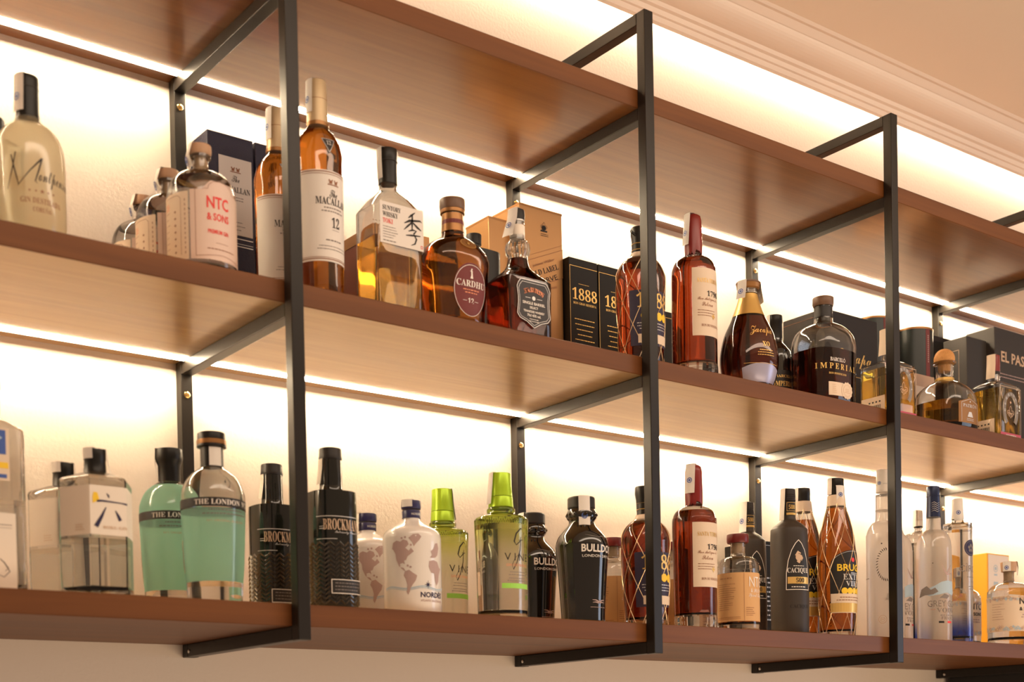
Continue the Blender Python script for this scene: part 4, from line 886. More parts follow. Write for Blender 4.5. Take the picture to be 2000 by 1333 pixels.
# --- onion-shaped rum
d = D['zacapa']
t = thing('rum_bottle', 'dark onion-shaped rum bottle with gold neck foil and gold script', 'bottle', (d['x'], d['y'], M))
rows = rows_of([(0.1800, 0.0150)] + d['body'] + [(0.006, 0.0400)], base=0.003); sf = Surf(rows)
glass_body(t, rows, 'clear_glass', 'rum_deep', 0.132, floor=0.010)
cap_on(t, [(0.1892, 0.0206), (0.1878, 0.0208), (0.1860, 0.0203), (0.1790, 0.0196), (0.1770, 0.0170)], 'cap_bronze'); ring_on(t, 0.1866, 0.1896, 0.0212, 'cap_walnut', 'cap_rim')
ring_on(t, 0.1690, 0.1772, 0.0158, 'clear_glass', 'glass_lip')
patch('neck_foil', sf, -180, 180, 0.1290, 0.1680, 'gold_foil', t, off=0.0006, nu=48, nv=10)
mp = sf.mapper(math.radians(-16), 0.060, 0.0006)
Ink().text('Zacapa', 0.000, 0.0260, w=0.050, h=0.0175, st='c').text('XO', 0.004, 0.0070, w=0.0150, h=0.0085, st='B').lay('lettering', mp, 'ink_gold', t, 0.002)
ink = Ink().rows(-0.014, 0.022, 0.0010, 3, 0.0042, 0.0013, 'c', 4); ink.lay('print_lines', mp, 'ink_gold', t, 0.002)
lb = patch('lower_label', sf, -62, 30, 0.008, 0.036, 'label_lilac', t, top=lambda q: 0.031+0.008*math.sin(q*PI)); Ink().rect(-0.036, 0.030, 0, 0.0007).lay('gold_line', sf.mapper(math.radians(-16), 0.0375, 0.0009), 'ink_gold', lb, 0.002)
stamp(t, -78, [(0.004, 0.1897), (0.0214, 0.1897), (0.0222, 0.178), (0.0270, 0.157)], 0.018)
stamp(t, 66, [(0.004, 0.1897), (0.0214, 0.1897), (0.0222, 0.178), (0.0260, 0.156)], 0.018)

# --- slim dark rum at the back
d = D['barcelo_back']
t = thing('rum_bottle', 'slim dark rum bottle with black cap between the onion-shaped and broad rum', 'bottle', (1.5230, -0.2080, M))
rows = rows_of([(0.168, 0.0128), (0.1329, 0.0134), (0.1260, 0.0170), (0.1159, 0.0250), (0.1000, 0.0300), (0.02, 0.0300)]); sf = Surf(rows)
opaque_body(t, rows, 'black_glass', name='glass_body'); cap_on(t, [(0.1790, 0.0142), (0.1660, 0.0144), (0.1640, 0.0134), (0.1360, 0.0136)], 'cap_black')
lb = patch('label', sf, -70, 60, 0.015, 0.0720, 'label_black', t); mp = sf.mapper(math.radians(-14), 0.0300, 0.0009)
Ink().text('BARCELÓ', 0, 0.0285, w=0.0360, h=0.0062, st='B').text('IMPERIAL', 0, 0.0130, w=0.0420, h=0.0090, st='B').lay('lettering', mp, 'ink_gold', lb)
stamp(t, -110, [(0.003, 0.1794), (0.0150, 0.1794), (0.0152, 0.165), (0.0148, 0.142)], 0.014, False)

# --- broad flask rum
d = D['imperial']
t = thing('rum_bottle', 'broad clear flask half full of dark rum with black stopper and cream seal', 'bottle', (d['x'], d['y'], M))
rows = rows_of(d['body'], 1.06, 0.88, 3.0); sf = Surf(rows)
glass_body(t, rows, 'clear_glass', 'rum_deep', 0.098, floor=0.010, wall=0.003)
cap_on(t, [(0.2020, 0.0192), (0.1905, 0.0194), (0.1860, 0.0178)], 'cap_walnut'); cap_on(t, [(0.1880, 0.0136), (0.1570, 0.0132)], 'cap_black', 'stopper'); patch('neck_label', sf, -170, 170, 0.1650, 0.1840, 'label_black', t)
mp = sf.mapper(math.radians(-16), 0.058, 0.0007)
Ink().text('BARCELÓ', -0.0030, 0.0150, w=0.0360, h=0.0085, st='B').lay('lettering', mp, 'ink_white', t)
Ink().text('I M P E R I A L', -0.001, 0.0015, w=0.0960, h=0.0102, st='B').text('RON DOMINICANO', -0.003, -0.0085, w=0.0420, h=0.0036, st='B').lay('lettering', mp, 'ink_gold', t)
lb = patch('seal_label', sf, -42, -4, 0.012, 0.0360, 'paper_cream', t, off=0.0008)
rim = [((0.0150+0.0008*math.cos(q*8))*math.cos(q*PI/24), (0.0150+0.0008*math.cos(q*8))*math.sin(q*PI/24)) for q in range(48)]
Ink().poly(rim).lay('wax_paper_seal', sf.mapper(math.radians(8), 0.0235, 0.0013), 'paper_cream', lb, 0.002)
Ink().ring(0, 0, 0.010, 0.0105, 24).rows(-0.007, 0.007, 0.003, 3, 0.003, 0.001, 'c', 3).lay('print_lines', sf.mapper(math.radians(8), 0.0235, 0.0017), 'ink_tan', lb, 0.002)
Ink().rows(-0.010, 0.000, 0.008, 5, 0.0035, 0.0010, 'l', 3).lay('print_lines', sf.mapper(math.radians(-24), 0.0235, 0.0013), 'ink_tan', lb, 0.002)
# --- wide dark carton with gold script
t, hw, hd = carton('gift_carton', 'wide charcoal carton with gold script behind the broad clear rum flask', 'box', 1.7700, 1.9371, -0.12, -0.0105, M, 0.2620, 'charcoal_card')
Ink().text('Zacapa', 0.012, 0.1560, w=0.100, h=0.0330, st='c').lay('lettering', front_map(hd, 0.0005), 'ink_gold', t, 0)
box('gold_line', -hw, hw, -hd-0.0005, -hd, 0.1370, 0.1377, 'ink_gold', t); box('side_line', -hw-0.0005, -hw, -hd, hd, 0.2500, 0.2505, 'ink_brown', t)

# --- dark presentation tubes
def tube(key, label, h, ph):
    d = D[key]; t = thing('gift_tube', label, 'tube', (d['x'], d['y'], M), 0, 'dark gift tubes with a red stripe')
    R_ = 0.0404; V, Fc = lathe([(0, R_, R_, 2), (h-0.004, R_, R_, 2)], 64); from_data('tube_body', V, Fc, 'tube_card', t, 40)
    ring_on(t, h-0.0045, h, R_+0.0006, 'cap_bronze', 'rim', 64); ring_on(t, 0.0, 0.005, R_+0.0006, 'cap_bronze', 'rim', 64)
    sf = Surf([(0, R_, R_, 2), (h, R_, R_, 2)])
    s_ = patch('red_stripe', sf, ph-8, ph+8, 0.10, h-0.005, 'burgundy_label', t, nv=3)
    ink = Ink(); [ink.rect(-0.0012, 0.0012, -q*0.0042, -q*0.0042+0.0026) for q in range(14)]; ink.lay('print_lines', sf.mapper(math.radians(ph), h-0.020, 0.0010), 'ink_mauve', s_)
    return t
tube('tube1', 'dark gift tube partly behind the frame post and the wide charcoal carton', 0.2900, -14)
tube('tube2', 'dark gift tube with red stripe standing right of the frame post', 0.2620, -8)
t, hw, hd = carton('small_carton', 'low beige carton between the square tequila and the cork-topped bottle', 'box', 1.9310, 1.9990, -0.215, -0.168, M, 0.135, 'beige_card')
box('label', -hw+0.006, hw-0.006, -hd-0.0006, -hd, 0.03, 0.11, 'paper_cream', t)

# --- square tequila with an embossed horseshoe
def horseshoe_tequila(xc, yc, a, b, h, zt, label, neck_dx, stamp_phi):
    t = thing('tequila_bottle', label, 'bottle', (xc, yc, M), 0, 'square golden tequila bottles')
    rows = square_rows(a, b, h, h+0.014, 0.0120, zt-0.012, 11); glass_body(t, rows, 'clear_glass', 'tequila_gold', h-0.008, wall=0.0035, floor=0.010, seg=72)
    cap_on(t, [(zt, 0.0122), (zt-0.010, 0.0126), (zt-0.034, 0.0126)], 'cap_redwax'); ring_on(t, zt-0.040, zt-0.034, 0.0130, 'cap_charcoal', 'cap_ring')
    mp = front_map(b, 0.0006, 0, 0)
    hs = []
    for i in range(25):
        q = -0.28*PI+i/24*1.56*PI
        hs.append((0.0225*math.cos(q), 0.066+0.0270*math.sin(q)*1.25))
    V, Fc = [], []
    for i, (x, z) in enumerate(hs):                              # raised horseshoe, a bevelled bar
        p = hs[max(i-1, 0)]; q = hs[min(i+1, 24)]; L_ = math.hypot(q[0]-p[0], q[1]-p[1]); nx, nz = -(q[1]-p[1])/L_, (q[0]-p[0])/L_
        for o_, e_ in ((-0.0052, 0.0), (-0.0038, 0.0016), (0.0038, 0.0016), (0.0052, 0.0)): V.append((x+nx*o_, -b-e_, z+nz*o_))
    for i in range(24):
        for j in range(3): Fc.append((4*i+j, 4*i+j+1, 4*i+j+5, 4*i+j+4))
    e_ = from_data('horseshoe', V, Fc, 'pewter', t, 40)
    mp2 = front_map(b, 0.0021, 0, 0); ink = Ink()
    for i, ch in enumerate('HERRADURA'):
        q = PI*1.02-i/8*PI*1.04; ink.text(ch, 0.0225*math.cos(q), 0.066+0.0337*math.sin(q)-0.0025, h=0.0055, st='B', rot=q-PI/2)
    ink.lay('lettering', mp2, 'ink_silver', e_, 0)
    ink = Ink().text('⚜', 0, 0.050, h=0.026).text('✦', 0, 0.079, h=0.007); ink.lay('embossed_crest', mp, 'ink_tan', t, 0)
    ink = Ink()
    for sx_ in (-1, 1): ink.brush([(sx_*(a-0.010), h-0.012, 0.001), (sx_*(a-0.006), h-0.022, 0.003), (sx_*(a-0.011), h-0.032, 0.001)])
    ink.line([(-a+0.003, 0.018), (-a+0.003, h-0.006), (a-0.003, h-0.006), (a-0.003, 0.018)], 0.0009); ink.lay('embossed_border', mp, 'ink_tan', t, 0)
    lb = box('foot_label', -a+0.003, a-0.003, -b-0.0008, -b-0.0002, 0.005, 0.0190, 'pink_foil', t); Ink().rows(-0.024, 0.024, 0.0155, 2, 0.005, 0.0018, 'c', 4).lay('print_lines', front_map(b, 0.0011), 'ink_white', lb, 0)
    bl = box('barcode_label', -a-0.0008, -a-0.0002, -b+0.012, b-0.006, 0.006, 0.048, 'paper_cream', t)
    ink = Ink(); rnd = random.Random(2); x = -0.016
    while x < 0.016: w_ = rnd.choice((0.0008, 0.0014, 0.0022)); ink.rect(x, x+w_, -0.012, 0.010); x += w_+rnd.choice((0.0008, 0.0014))
    for q in range(4): ink.rect(-0.013+q*0.008, -0.009+q*0.008, 0.0145, 0.0175)
    ink.lay('barcode', left_map(a, 0.0011, 0.022), 'ink_black', bl, 0)
    stamp(t, stamp_phi, [(0.003, zt+0.0005), (0.0134, zt+0.0005), (0.0138, zt-0.020), (0.0170, zt-0.050)], 0.020, False, 'paper_cream')
    return t
horseshoe_tequila(1.7815, -0.2635, 0.0413, 0.0365, 0.1100, 0.1819, 'square golden tequila bottle with horseshoe, partly behind the frame post', 0, -92)
horseshoe_tequila(2.1297, -0.2670, 0.0390, 0.0380, 0.1190, 0.1872, 'square golden tequila bottle with horseshoe at the right, pink foot label', 0, -85)

# --- round tequila with cork ball
d = D['patron']
t = thing('tequila_bottle', 'squat round amber tequila bottle with round cork stopper', 'bottle', (d['x'], d['y'], M))
rows = rows_of(d['body'][2:], n=3.2, sm=3); sf = Surf(rows)
glass_body(t, rows, 'clear_glass', 'tequila_amber', 0.054, wall=0.0035, floor=0.010)
V, Fc = lathe([(0.1330, 0.0172, 0.0172, 2), (0.1350, 0.0222, 0.0222, 2), (0.1378, 0.0228, 0.0228, 2), (0.1392, 0.0205, 0.0205, 2)], 48); from_data('glass_lip', V, Fc, 'clear_glass', t, 50)
V, Fc = lathe([(0.1200, 0.0120, 0.0120, 2), (0.1385, 0.0125, 0.0125, 2), (0.1395, 0.0200, 0.0200, 2)] + [(0.1450+0.0207*math.sin(q*PI/16), 0.0203*math.cos(q*PI/16)+0.0002, 0.0203*math.cos(q*PI/16)+0.0002, 2) for q in range(0, 8)], 40); from_data('cork_stopper', V, Fc, 'cap_cork', t, 50)
lb = patch('label', sf, -30, 36, 0.008, 0.058, 'cap_bronze', t, top=lambda q: 0.048+0.010*(1-abs(2*q-1)))
mp = sf.mapper(math.radians(3), 0.030, 0.0010)
Ink().text('PATRÓN', 0, 0.0085, w=0.0440, h=0.0080, st='B').line([(-0.026, -0.020), (-0.026, 0.0170), (0, 0.0255), (0.026, 0.0170), (0.026, -0.020)], 0.0008).poly([(-0.009, -0.010), (0.009, -0.010), (0.004, 0.000), (-0.004, 0.000)]).rows(-0.015, 0.015, -0.013, 2, 0.003, 0.001, 'c', 3).text('✦', 0, 0.0175, h=0.005).lay('lettering', mp, 'ink_silver', lb)
ring_on(t, 0.0985, 0.1065, 0.0185, 'gold_foil', 'neck_ribbon')

# --- tall grey cartons with a bottle outline
def outline_carton(label, x0, x1, yf, yb, h, texted):
    t, hw, hd = carton('gift_carton', label, 'box', x0, x1, yf, yb, M, h, 'grey_card', 'tall grey cartons with a bottle outline')
    ln_ = [(0.030, -0.02), (0.030, 0.02), (0.0285, 0.09)]
    pts = [(-0.010, 0.0), (-0.010, 0.085), (0.010, 0.085), (0.010, 0.0), (0.0105, -0.02), (0.030, -0.055), (0.031, -0.12)]
    Ink().line([(-0.031, -0.12), (-0.030, -0.055), (-0.0105, -0.02)] + pts, 0.0009).lay('bottle_outline', left_map(hw, 0.0005, h-0.112), 'ink_tan', t, 0)
    if texted:
        Ink().text('EL PASADOR', -hw+0.024, h-0.074, h=0.0240, st='S', align='l').lay('lettering', front_map(hd, 0.0005), 'ink_tan', t, 0)
        Ink().rows(-hw+0.020, hw-0.02, h-0.100, 2, 0.007, 0.002, 'l', 3).lay('print_lines', front_map(hd, 0.0005), 'ink_mauve', t, 0)
outline_carton('tall grey carton with tan lettering on its front at the right edge', 2.3126, 2.5122, -0.15, -0.0765, 0.3097, True)
outline_carton('tall grey carton with bottle outline behind the cork-topped tequila', 2.2363, 2.3110, -0.13, -0.0699, 0.2816, False)
t, hw, hd = carton('gift_carton', 'dark olive carton against the wall behind the tall grey cartons', 'box', 2.1900, 2.2890, -0.062, -0.0205, M, 0.2940, 'black_card'); box('lid_edge', -hw-0.0004, hw+0.0004, -hd-0.0004, hd+0.0004, 0.284, 0.2944, 'charcoal_card', t)

# ================================================================== BOTTOM SHELF
# --- tall square clear bottle at the left edge
t = thing('gin_bottle', 'tall square clear bottle with blue and yellow label at the left edge', 'bottle', (0.0745, -0.2560, LO))
rows = square_rows(0.0336, 0.0330, 0.1960, 0.2120, 0.0135, 0.2500, 9); glass_body(t, rows, 'clear_glass', 'water', 0.112, seg=72)
cap_on(t, [(0.2760, 0.0150), (0.2480, 0.0150)], 'cap_navy')
lb = box('upper_label', -0.030, 0.0130, -0.0338, -0.0331, 0.1330, 0.1950, 'paper_cream', t)
box('blue_panel', -0.026, 0.0090, -0.0342, -0.0338, 0.1640, 0.1925, 'ink_blue', lb); box('yellow_panel', -0.026, 0.0115, -0.0342, -0.0338, 0.1475, 0.1545, 'ink_yellow', lb); box('blue_line', -0.026, 0.0095, -0.0342, -0.0338, 0.1360, 0.1405, 'ink_blue', lb)
Ink().text('✦', 0.0, 0.178, h=0.010).text('★', -0.012, 0.172, h=0.006).lay('emblem', front_map(0.0343, 0.0002), 'ink_sky', lb, 0)
lb = box('lower_label', -0.030, 0.0185, -0.0338, -0.0331, 0.0060, 0.0950, 'paper_sheer', t)
Ink().rect(-0.026, 0.0140, 0.0805, 0.0812).rect(-0.026, 0.0140, 0.0770, 0.0774).brush([(-0.006, 0.044, 0.0005), (0.004, 0.036, 0.0012), (0.010, 0.026, 0.0012), (0.003, 0.019, 0.0010), (-0.004, 0.022, 0.0005)]).brush([(0.000, 0.040, 0.0004), (0.0085, 0.030, 0.0012), (0.0045, 0.026, 0.0008)]).lay('print_lines', front_map(0.0338, 0.0003), 'ink_grey', lb, 0)

# --- six-sided gin, two in a file
RK = [(0.1600, 0.0118), (0.1562, 0.0130), (0.1540, 0.0190), (0.1492, 0.0320), (0.1452, 0.0430), (0.1405, 0.0466), (0.1330, 0.0466), (0.0700, 0.0466), (0.010, 0.0466)]
def six_sided(key, label):
    d = D[key]; t = thing('gin_bottle', label, 'bottle', (d['x'], d['y'], LO), 0, 'six-sided clear gin bottles')
    rows = rows_of(RK, n=-1.0, sm=2); sf = Surf(rows)
    glass_body(t, rows, 'clear_glass', 'water', 0.070, seg=72)
    cap_on(t, [(0.1843, 0.0132), (0.1720, 0.0134), (0.1700, 0.0128), (0.1560, 0.0136), (0.1540, 0.0150)], 'cap_black', 'capsule')
    lb = patch('label', sf, -88, 88, 0.0735, 0.1330, 'paper_sheer', t, nu=60)
    mp = sf.mapper(math.radians(2), 0.0740, 0.0010)
    ink = Ink().brush([(-0.0035, 0.0500, 0.0006), (-0.001, 0.0470, 0.0022), (-0.0005, 0.0445, 0.0010)]).brush([(-0.0155, 0.0400, 0.0030), (-0.009, 0.0405, 0.0022), (0.014, 0.0395, 0.0012), (0.0225, 0.0385, 0.0024)]).brush([(-0.0045, 0.0330, 0.0010), (-0.0100, 0.0215, 0.0034), (-0.0170, 0.0090, 0.0054)]).brush([(0.0070, 0.0300, 0.0008), (0.0105, 0.0235, 0.0034), (0.0130, 0.0180, 0.0042)])
    ink.lay('brush_character', mp, 'ink_navy', lb)
    Ink().text('ROKU GIN', 0.0065, 0.0070, w=0.0300, h=0.0036, st='B').rect(0.0245, 0.0252, 0.002, 0.009).rows(-0.0455, -0.030, 0.012, 3, 0.003, 0.0008, 'l', 3).lay('lettering', mp, 'ink_tan', lb)
    Ink().poly([(-0.0205, 0.0370), (-0.0155, 0.0395), (-0.0125, 0.0420), (-0.0145, 0.0500), (-0.0190, 0.0505), (-0.0205, 0.0450)]).lay('yellow_mark', mp, 'ink_yellow', lb)
    stamp(t, -62, [(0.003, 0.1847), (0.0142, 0.1847), (0.0143, 0.180), (0.0140, 0.1715)], 0.015, False)
    stamp(t, 70, [(0.003, 0.1847), (0.0142, 0.1847), (0.0165, 0.168), (0.0200, 0.150)], 0.012, False)
six_sided('roku1', 'six-sided clear gin bottle with black brush strokes, in front of its twin')
six_sided('roku2', 'six-sided clear gin bottle half hidden behind its twin, by the square bottle')

# --- turquoise gin, two in a file
LN = D['london1']['body']
def turquoise(key, label, level, front):
    d = D[key]; t = thing('gin_bottle', label, 'bottle', (d['x'], d['y'], LO), 0, 'turquoise gin bottles')
    rows = rows_of(LN, base=0.003); sf = Surf(rows)
    cloudy_body(t, rows, 'turquoise_gin', level, 0.027)
    if front: cap_on(t, [(0.2226, 0.0180), (0.2128, 0.0182)], 'cap_black'); ring_on(t, 0.2070, 0.2130, 0.0192, 'cap_bronze', 'cap_ring'); cap_on(t, [(0.2072, 0.0192), (0.2040, 0.0190), (0.2030, 0.0150), (0.1775, 0.0150)], 'cap_black', 'neck_sleeve')
    else: cap_on(t, [(0.2226, 0.0180), (0.2100, 0.0184), (0.2050, 0.0172), (0.2000, 0.0150), (0.1775, 0.0150)], 'cap_black', 'capsule')
    lb = patch('band', sf, -179, 179, 0.1215, 0.1330, 'label_black', t, nu=64, nv=3)
    Ink().text('THE LONDON', -0.0070, 0, w=0.0620, h=0.0068, st='B').text('Nº1', 0.0350, 0, w=0.0140, h=0.0068, st='B').lay('lettering', sf.mapper(math.radians(-6), 0.1238, 0.0010), 'ink_white', lb)
    ink = Ink().rows(-0.030, 0.036, 0.0, 2, 0.0050, 0.0012, 'c', 4); ink.lay('print_lines', sf.mapper(math.radians(-4), 0.1180, 0.0006), 'ink_grey', t)
    Ink().text('Nº1 ORIGINAL BLUE GIN', 0, 0, w=0.052, h=0.0026).lay('lettering', sf.mapper(math.radians(0), 0.1020, 0.0006), 'ink_tan', t)
    Ink().ring(0, 0, 0.0090, 0.0100, 20).text('✿', 0, -0.006, h=0.012).lay('embossed_crest', sf.mapper(math.radians(-5), 0.1530, 0.0005), 'clear_glass', t)
    bl = patch('back_label', sf, -122, -104, 0.040, 0.082, 'paper_cream', t, nu=6)
    Ink().rect(-0.003, 0.003, 0, 0.030).lay('barcode', sf.mapper(math.radians(-112), 0.045, 0.0009), 'ink_grey', bl)
    if front: stamp(t, -8, [(0.0156, 0.2025), (0.0158, 0.194), (0.0160, 0.1785)], 0.016, False)
    else: stamp(t, -118, [(0.004, 0.2230), (0.0190, 0.2230), (0.0196, 0.205), (0.0165, 0.184)], 0.014, False)
turquoise('london1', 'turquoise gin bottle with clear shoulder, in front beside the first post', 0.120, True)
turquoise('london2', 'fully filled turquoise gin bottle standing behind the front turquoise one', 0.172, False)

# --- black herringbone gin, two in a file
BK = D['brock1']['body']
def herringbone(key, label):
    d = D[key]; t = thing('gin_bottle', label, 'bottle', (d['x'], d['y'], LO), 0, 'black herringbone gin bottles')
    rows = rows_of(BK, n=2.6); sf = Surf(rows)
    opaque_body(t, rows, 'green_black_glass', name='glass_body')
    cap_on(t, [(0.2218, 0.0152), (0.2110, 0.0156), (0.2090, 0.0162), (0.2065, 0.0158)], 'cap_charcoal')
    V, Fc = [], []
    for c_ in range(26):                                          # embossed herringbone ribs
        pc = math.radians(-150+c_*12)
        for r_ in range(14):
            z = 0.007+r_*0.0060; sg = 1 if c_ % 2 else -1; b_ = len(V); hw_ = math.radians(5.6)
            for q, (dp, dz, e_) in enumerate(((-hw_, -sg*0.0026, 0.0001), (hw_, sg*0.0026, 0.0001), (hw_, sg*0.0026+0.0020, 0.0020), (-hw_, -sg*0.0026+0.0020, 0.0020), (hw_, sg*0.0026+0.0040, 0.0001), (-hw_, -sg*0.0026+0.0040, 0.0001))): V.append(sf.pt(pc+dp, z+dz, e_))
            Fc += [(b_, b_+1, b_+2, b_+3), (b_+3, b_+2, b_+4, b_+5)]
    o = from_data('herringbone_relief', V, Fc, 'relief_black', t); o['kind'] = 'stuff'
    mp = sf.mapper(math.radians(-4), 0.100, 0.0005)
    Ink().text('BROCKMANS', 0.002, 0.0060, w=0.0580, h=0.0150, st='B').lay('lettering', mp, 'ink_tan', t)
    ink = Ink().rect(-0.038, 0.030, 0.0240, 0.0250).rect(-0.038, -0.008, -0.0065, -0.0057).text('Intensely Smooth', 0.008, 0.0005, w=0.0380, h=0.0045, st='c').rect(-0.033, -0.0255, 0.0075, 0.0085).rect(-0.033, -0.0260, 0.0105, 0.0112); ink.lay('print_lines', mp, 'ink_silver', t)
    lb = patch('panel', sf, -34, 60, 0.0200, 0.0385, 'label_black', t, off=0.0024, nu=16, nv=2)
    ink = Ink().line([(-0.0262, 0.0), (-0.0262, 0.0185), (0.0262, 0.0185), (0.0262, 0.0)], 0.0010, True); ink.lay('frame', sf.mapper(math.radians(13), 0.0200, 0.0029), 'ink_white', lb)
    Ink().rows(-0.022, 0.022, 0.0145, 3, 0.0045, 0.0012, 'l', 6).lay('print_lines', sf.mapper(math.radians(13), 0.0200, 0.0029), 'ink_grey', lb)
    stamp(t, -98, [(0.0162, 0.2065), (0.0166, 0.195), (0.0195, 0.172)], 0.015, False, 'paper_sheer')
herringbone('brock1', 'black herringbone gin bottle just right of the first frame post')
herringbone('brock2', 'black herringbone gin bottle partly behind the first frame post on its left')

# --- white bottle with a map, two in a file
NA = [(-.030, .022), (-.028, .030), (-.022, .033), (-.016, .031), (-.012, .034), (-.006, .032), (-.004, .027), (-.009, .022), (-.004, .018), (-.001, .022), (.003, .017), (-.002, .013), (-.006, .010), (-.008, .005), (-.011, .004), (-.010, -.001), (-.013, .001), (-.017, .000), (-.017, -.005), (-.012, -.006), (-.009, -.011), (-.013, -.009), (-.019, -.003), (-.023, .006), (-.024, .014), (-.027, .019)]
GR = [(-.004, .036), (.002, .041), (.010, .042), (.014, .038), (.011, .033), (.006, .028), (.003, .024), (.001, .030)]
SA = [(-.010, -.011), (-.004, -.009), (.001, -.013), (.007, -.017), (.005, -.024), (.001, -.029), (-.002, -.034), (-.004, -.040), (-.006, -.044), (-.008, -.040), (-.007, -.030), (-.009, -.022), (-.012, -.017)]
AF = [(.026, .004), (.034, .006), (.042, .004), (.047, -.004), (.051, -.005), (.046, -.014), (.044, -.024), (.039, -.030), (.036, -.022), (.035, -.013), (.029, -.012), (.025, -.004)]
EU = [(.027, .009), (.031, .013), (.029, .018), (.034, .022), (.038, .030), (.043, .031), (.046, .024), (.043, .014), (.038, .010), (.033, .009)]
NO = D['nordes1']['body']
def map_gin(key, label, rot):
    d = D[key]; t = thing('gin_bottle', label, 'bottle', (d['x'], d['y'], LO), 0, 'white gin bottles printed with a map')
    rows = rows_of(NO); sf = Surf(rows); opaque_body(t, rows, 'white_glass', name='glass_body')
    cap_on(t, [(0.1639, 0.0140), (0.1545, 0.0144), (0.1518, 0.0136)], 'cap_navy'); sl_ = cap_on(t, [(0.1500, 0.0134), (0.1385, 0.0132)], 'cap_navy', 'neck_sleeve')
    Ink().text('NORDÉS', 0, 0, w=0.0150, h=0.0040, st='S').lay('lettering', Surf([(0, 0.0134, 0.0134, 2), (1, 0.0134, 0.0134, 2)]).mapper(math.radians(0), 0.1420, 0.0005), 'ink_silver', sl_)
    mp = sf.mapper(math.radians(-34+rot), 0.0690, 0.0004); ink = Ink()
    for pl in (NA, GR, SA, AF, EU): ink.poly(pl)
    for (u_, v_) in ((-.009, .037), (-.014, .036), (-.001, .026), (-.006, -.003), (-.002, -.005)): ink.disc(u_, v_, 0.0016, 8)
    ink.lay('map_print', mp, 'ink_mauve', t)
    wave = [(-0.044+i*0.005, 0.0355+0.0018*math.sin(i*0.7)) for i in range(20)]
    Ink().line(wave, 0.0016).line([(u_, v_-0.0022) for u_, v_ in wave], 0.0008).lay('wave_print', sf.mapper(math.radians(-30+rot), 0.0, 0.0004), 'ink_sky', t)
    mp2 = sf.mapper(math.radians(4+rot), 0.020, 0.0005)
    st_ = []
    for q in range(16): r_ = (0.0066 if q % 4 == 0 else 0.0048) if q % 2 == 0 else 0.0016; st_.append((-0.0045+r_*math.sin(q*PI/8), 0.0195+r_*math.cos(q*PI/8)))
    Ink().poly(st_).text('NORDÉS', 0.004, 0.0015, w=0.0400, h=0.0095, st='S').lay('lettering', mp2, 'ink_navy', t)
    Ink().text('ATLANTIC GALICIAN GIN', 0.004, -0.0045, w=0.0400, h=0.0030, st='S').lay('lettering', mp2, 'ink_mauve', t)
    stamp(t, -60, [(0.003, 0.1643), (0.0152, 0.1643), (0.0153, 0.159), (0.0150, 0.1540)], 0.017, False) if rot == 0 else stamp(t, -105, [(0.003, 0.1643), (0.0152, 0.1643), (0.0160, 0.15), (0.0180, 0.132)], 0.012)
map_gin('nordes1', 'white gin bottle with continents print, the fuller visible front one', 0)
map_gin('nordes2', 'white gin bottle with continents print, tucked behind its twin by the black bottle', 22)

# --- green-capped gin, two in a file
GV = D['gvine1']['body']
def green_gin(key, label, rot, sphi):
    d = D[key]; t = thing('gin_bottle', label, 'bottle', (d['x'], d['y'], LO), 0, 'lime green capped gin bottles')
    rows = rows_of(GV, base=0.003); sf = Surf(rows); glass_body(t, rows, 'green_fade_glass', 'water', 0.140, floor=0.010)
    cap_on(t, [(0.2189, 0.0160), (0.1958, 0.0168), (0.1840, 0.0178)], 'cap_green'); cap_on(t, [(0.1836, 0.0180), (0.1680, 0.0190)], 'cap_green', 'cap_collar')
    mp = sf.mapper(math.radians(2+rot), 0.080, 0.0005)
    ink = Ink().brush([(0.008, 0.0500, 0.0006), (0.004, 0.0520, 0.0018), (-0.004, 0.0440, 0.0024), (-0.0075, 0.0320, 0.0022), (-0.004, 0.0270, 0.0014), (0.003, 0.0330, 0.0016), (0.005, 0.0400, 0.0006)]).brush([(0.004, 0.0350, 0.0014), (0.003, 0.0200, 0.0018), (-0.003, 0.0010, 0.0016), (-0.009, -0.0090, 0.0018), (-0.011, -0.0030, 0.0010), (-0.006, 0.0080, 0.0006), (0.004, 0.0160, 0.0005)]).brush([(0.011, 0.0470, 0.0012), (0.010, 0.0430, 0.0005)]).brush([(0.000, 0.0345, 0.0005), (0.008, 0.0350, 0.0014)])
    ink.text('V', -0.0175, 0.0040, h=0.0110, st='s').text('I', -0.0060, 0.0040, h=0.0110).text('N', 0.0060, 0.0040, h=0.0110).text('E', 0.0180, 0.0040, h=0.0110); ink.lay('lettering', mp, 'ink_black', t)
    Ink().text('GIN DE FRANCE', 0.0, -0.0045, w=0.040, h=0.0040).lay('lettering', mp, 'ink_orange', t)
    ink = Ink().rows(-0.020, 0.020, -0.0125, 2, 0.004, 0.0010, 'c', 3); ink.rows(-0.022, 0.022, -0.0215, 2, 0.0035, 0.0012, 'c', 4); ink.lay('print_lines', mp, 'ink_grey', t)
    Ink().rect(-0.0270, 0.0240, -0.0370, -0.0295).lay('green_band', mp, 'ink_green', t)
    ink = Ink()
    for q in range(40): ink.rect(-0.068+q*0.0034, -0.0668+q*0.0034, 0.0, 0.0080+0.002*(q % 3))
    ink.lay('embossed_teeth', sf.mapper(0, 0.1375, 0.0004), 'green_fade_glass', t)
    patch('back_label', sf, -108, -94, 0.035, 0.070, 'paper_cream', t, nu=4)
    stamp(t, sphi, [(0.003, 0.2194), (0.0168, 0.2194), (0.0190, 0.195), (0.0215, 0.172)], 0.015, False)
green_gin('gvine1', 'lime-capped clear gin bottle in front of the second back post', 0, -100)
green_gin('gvine2', 'lime-capped gin bottle behind the white bottle with the map', 10, 62)

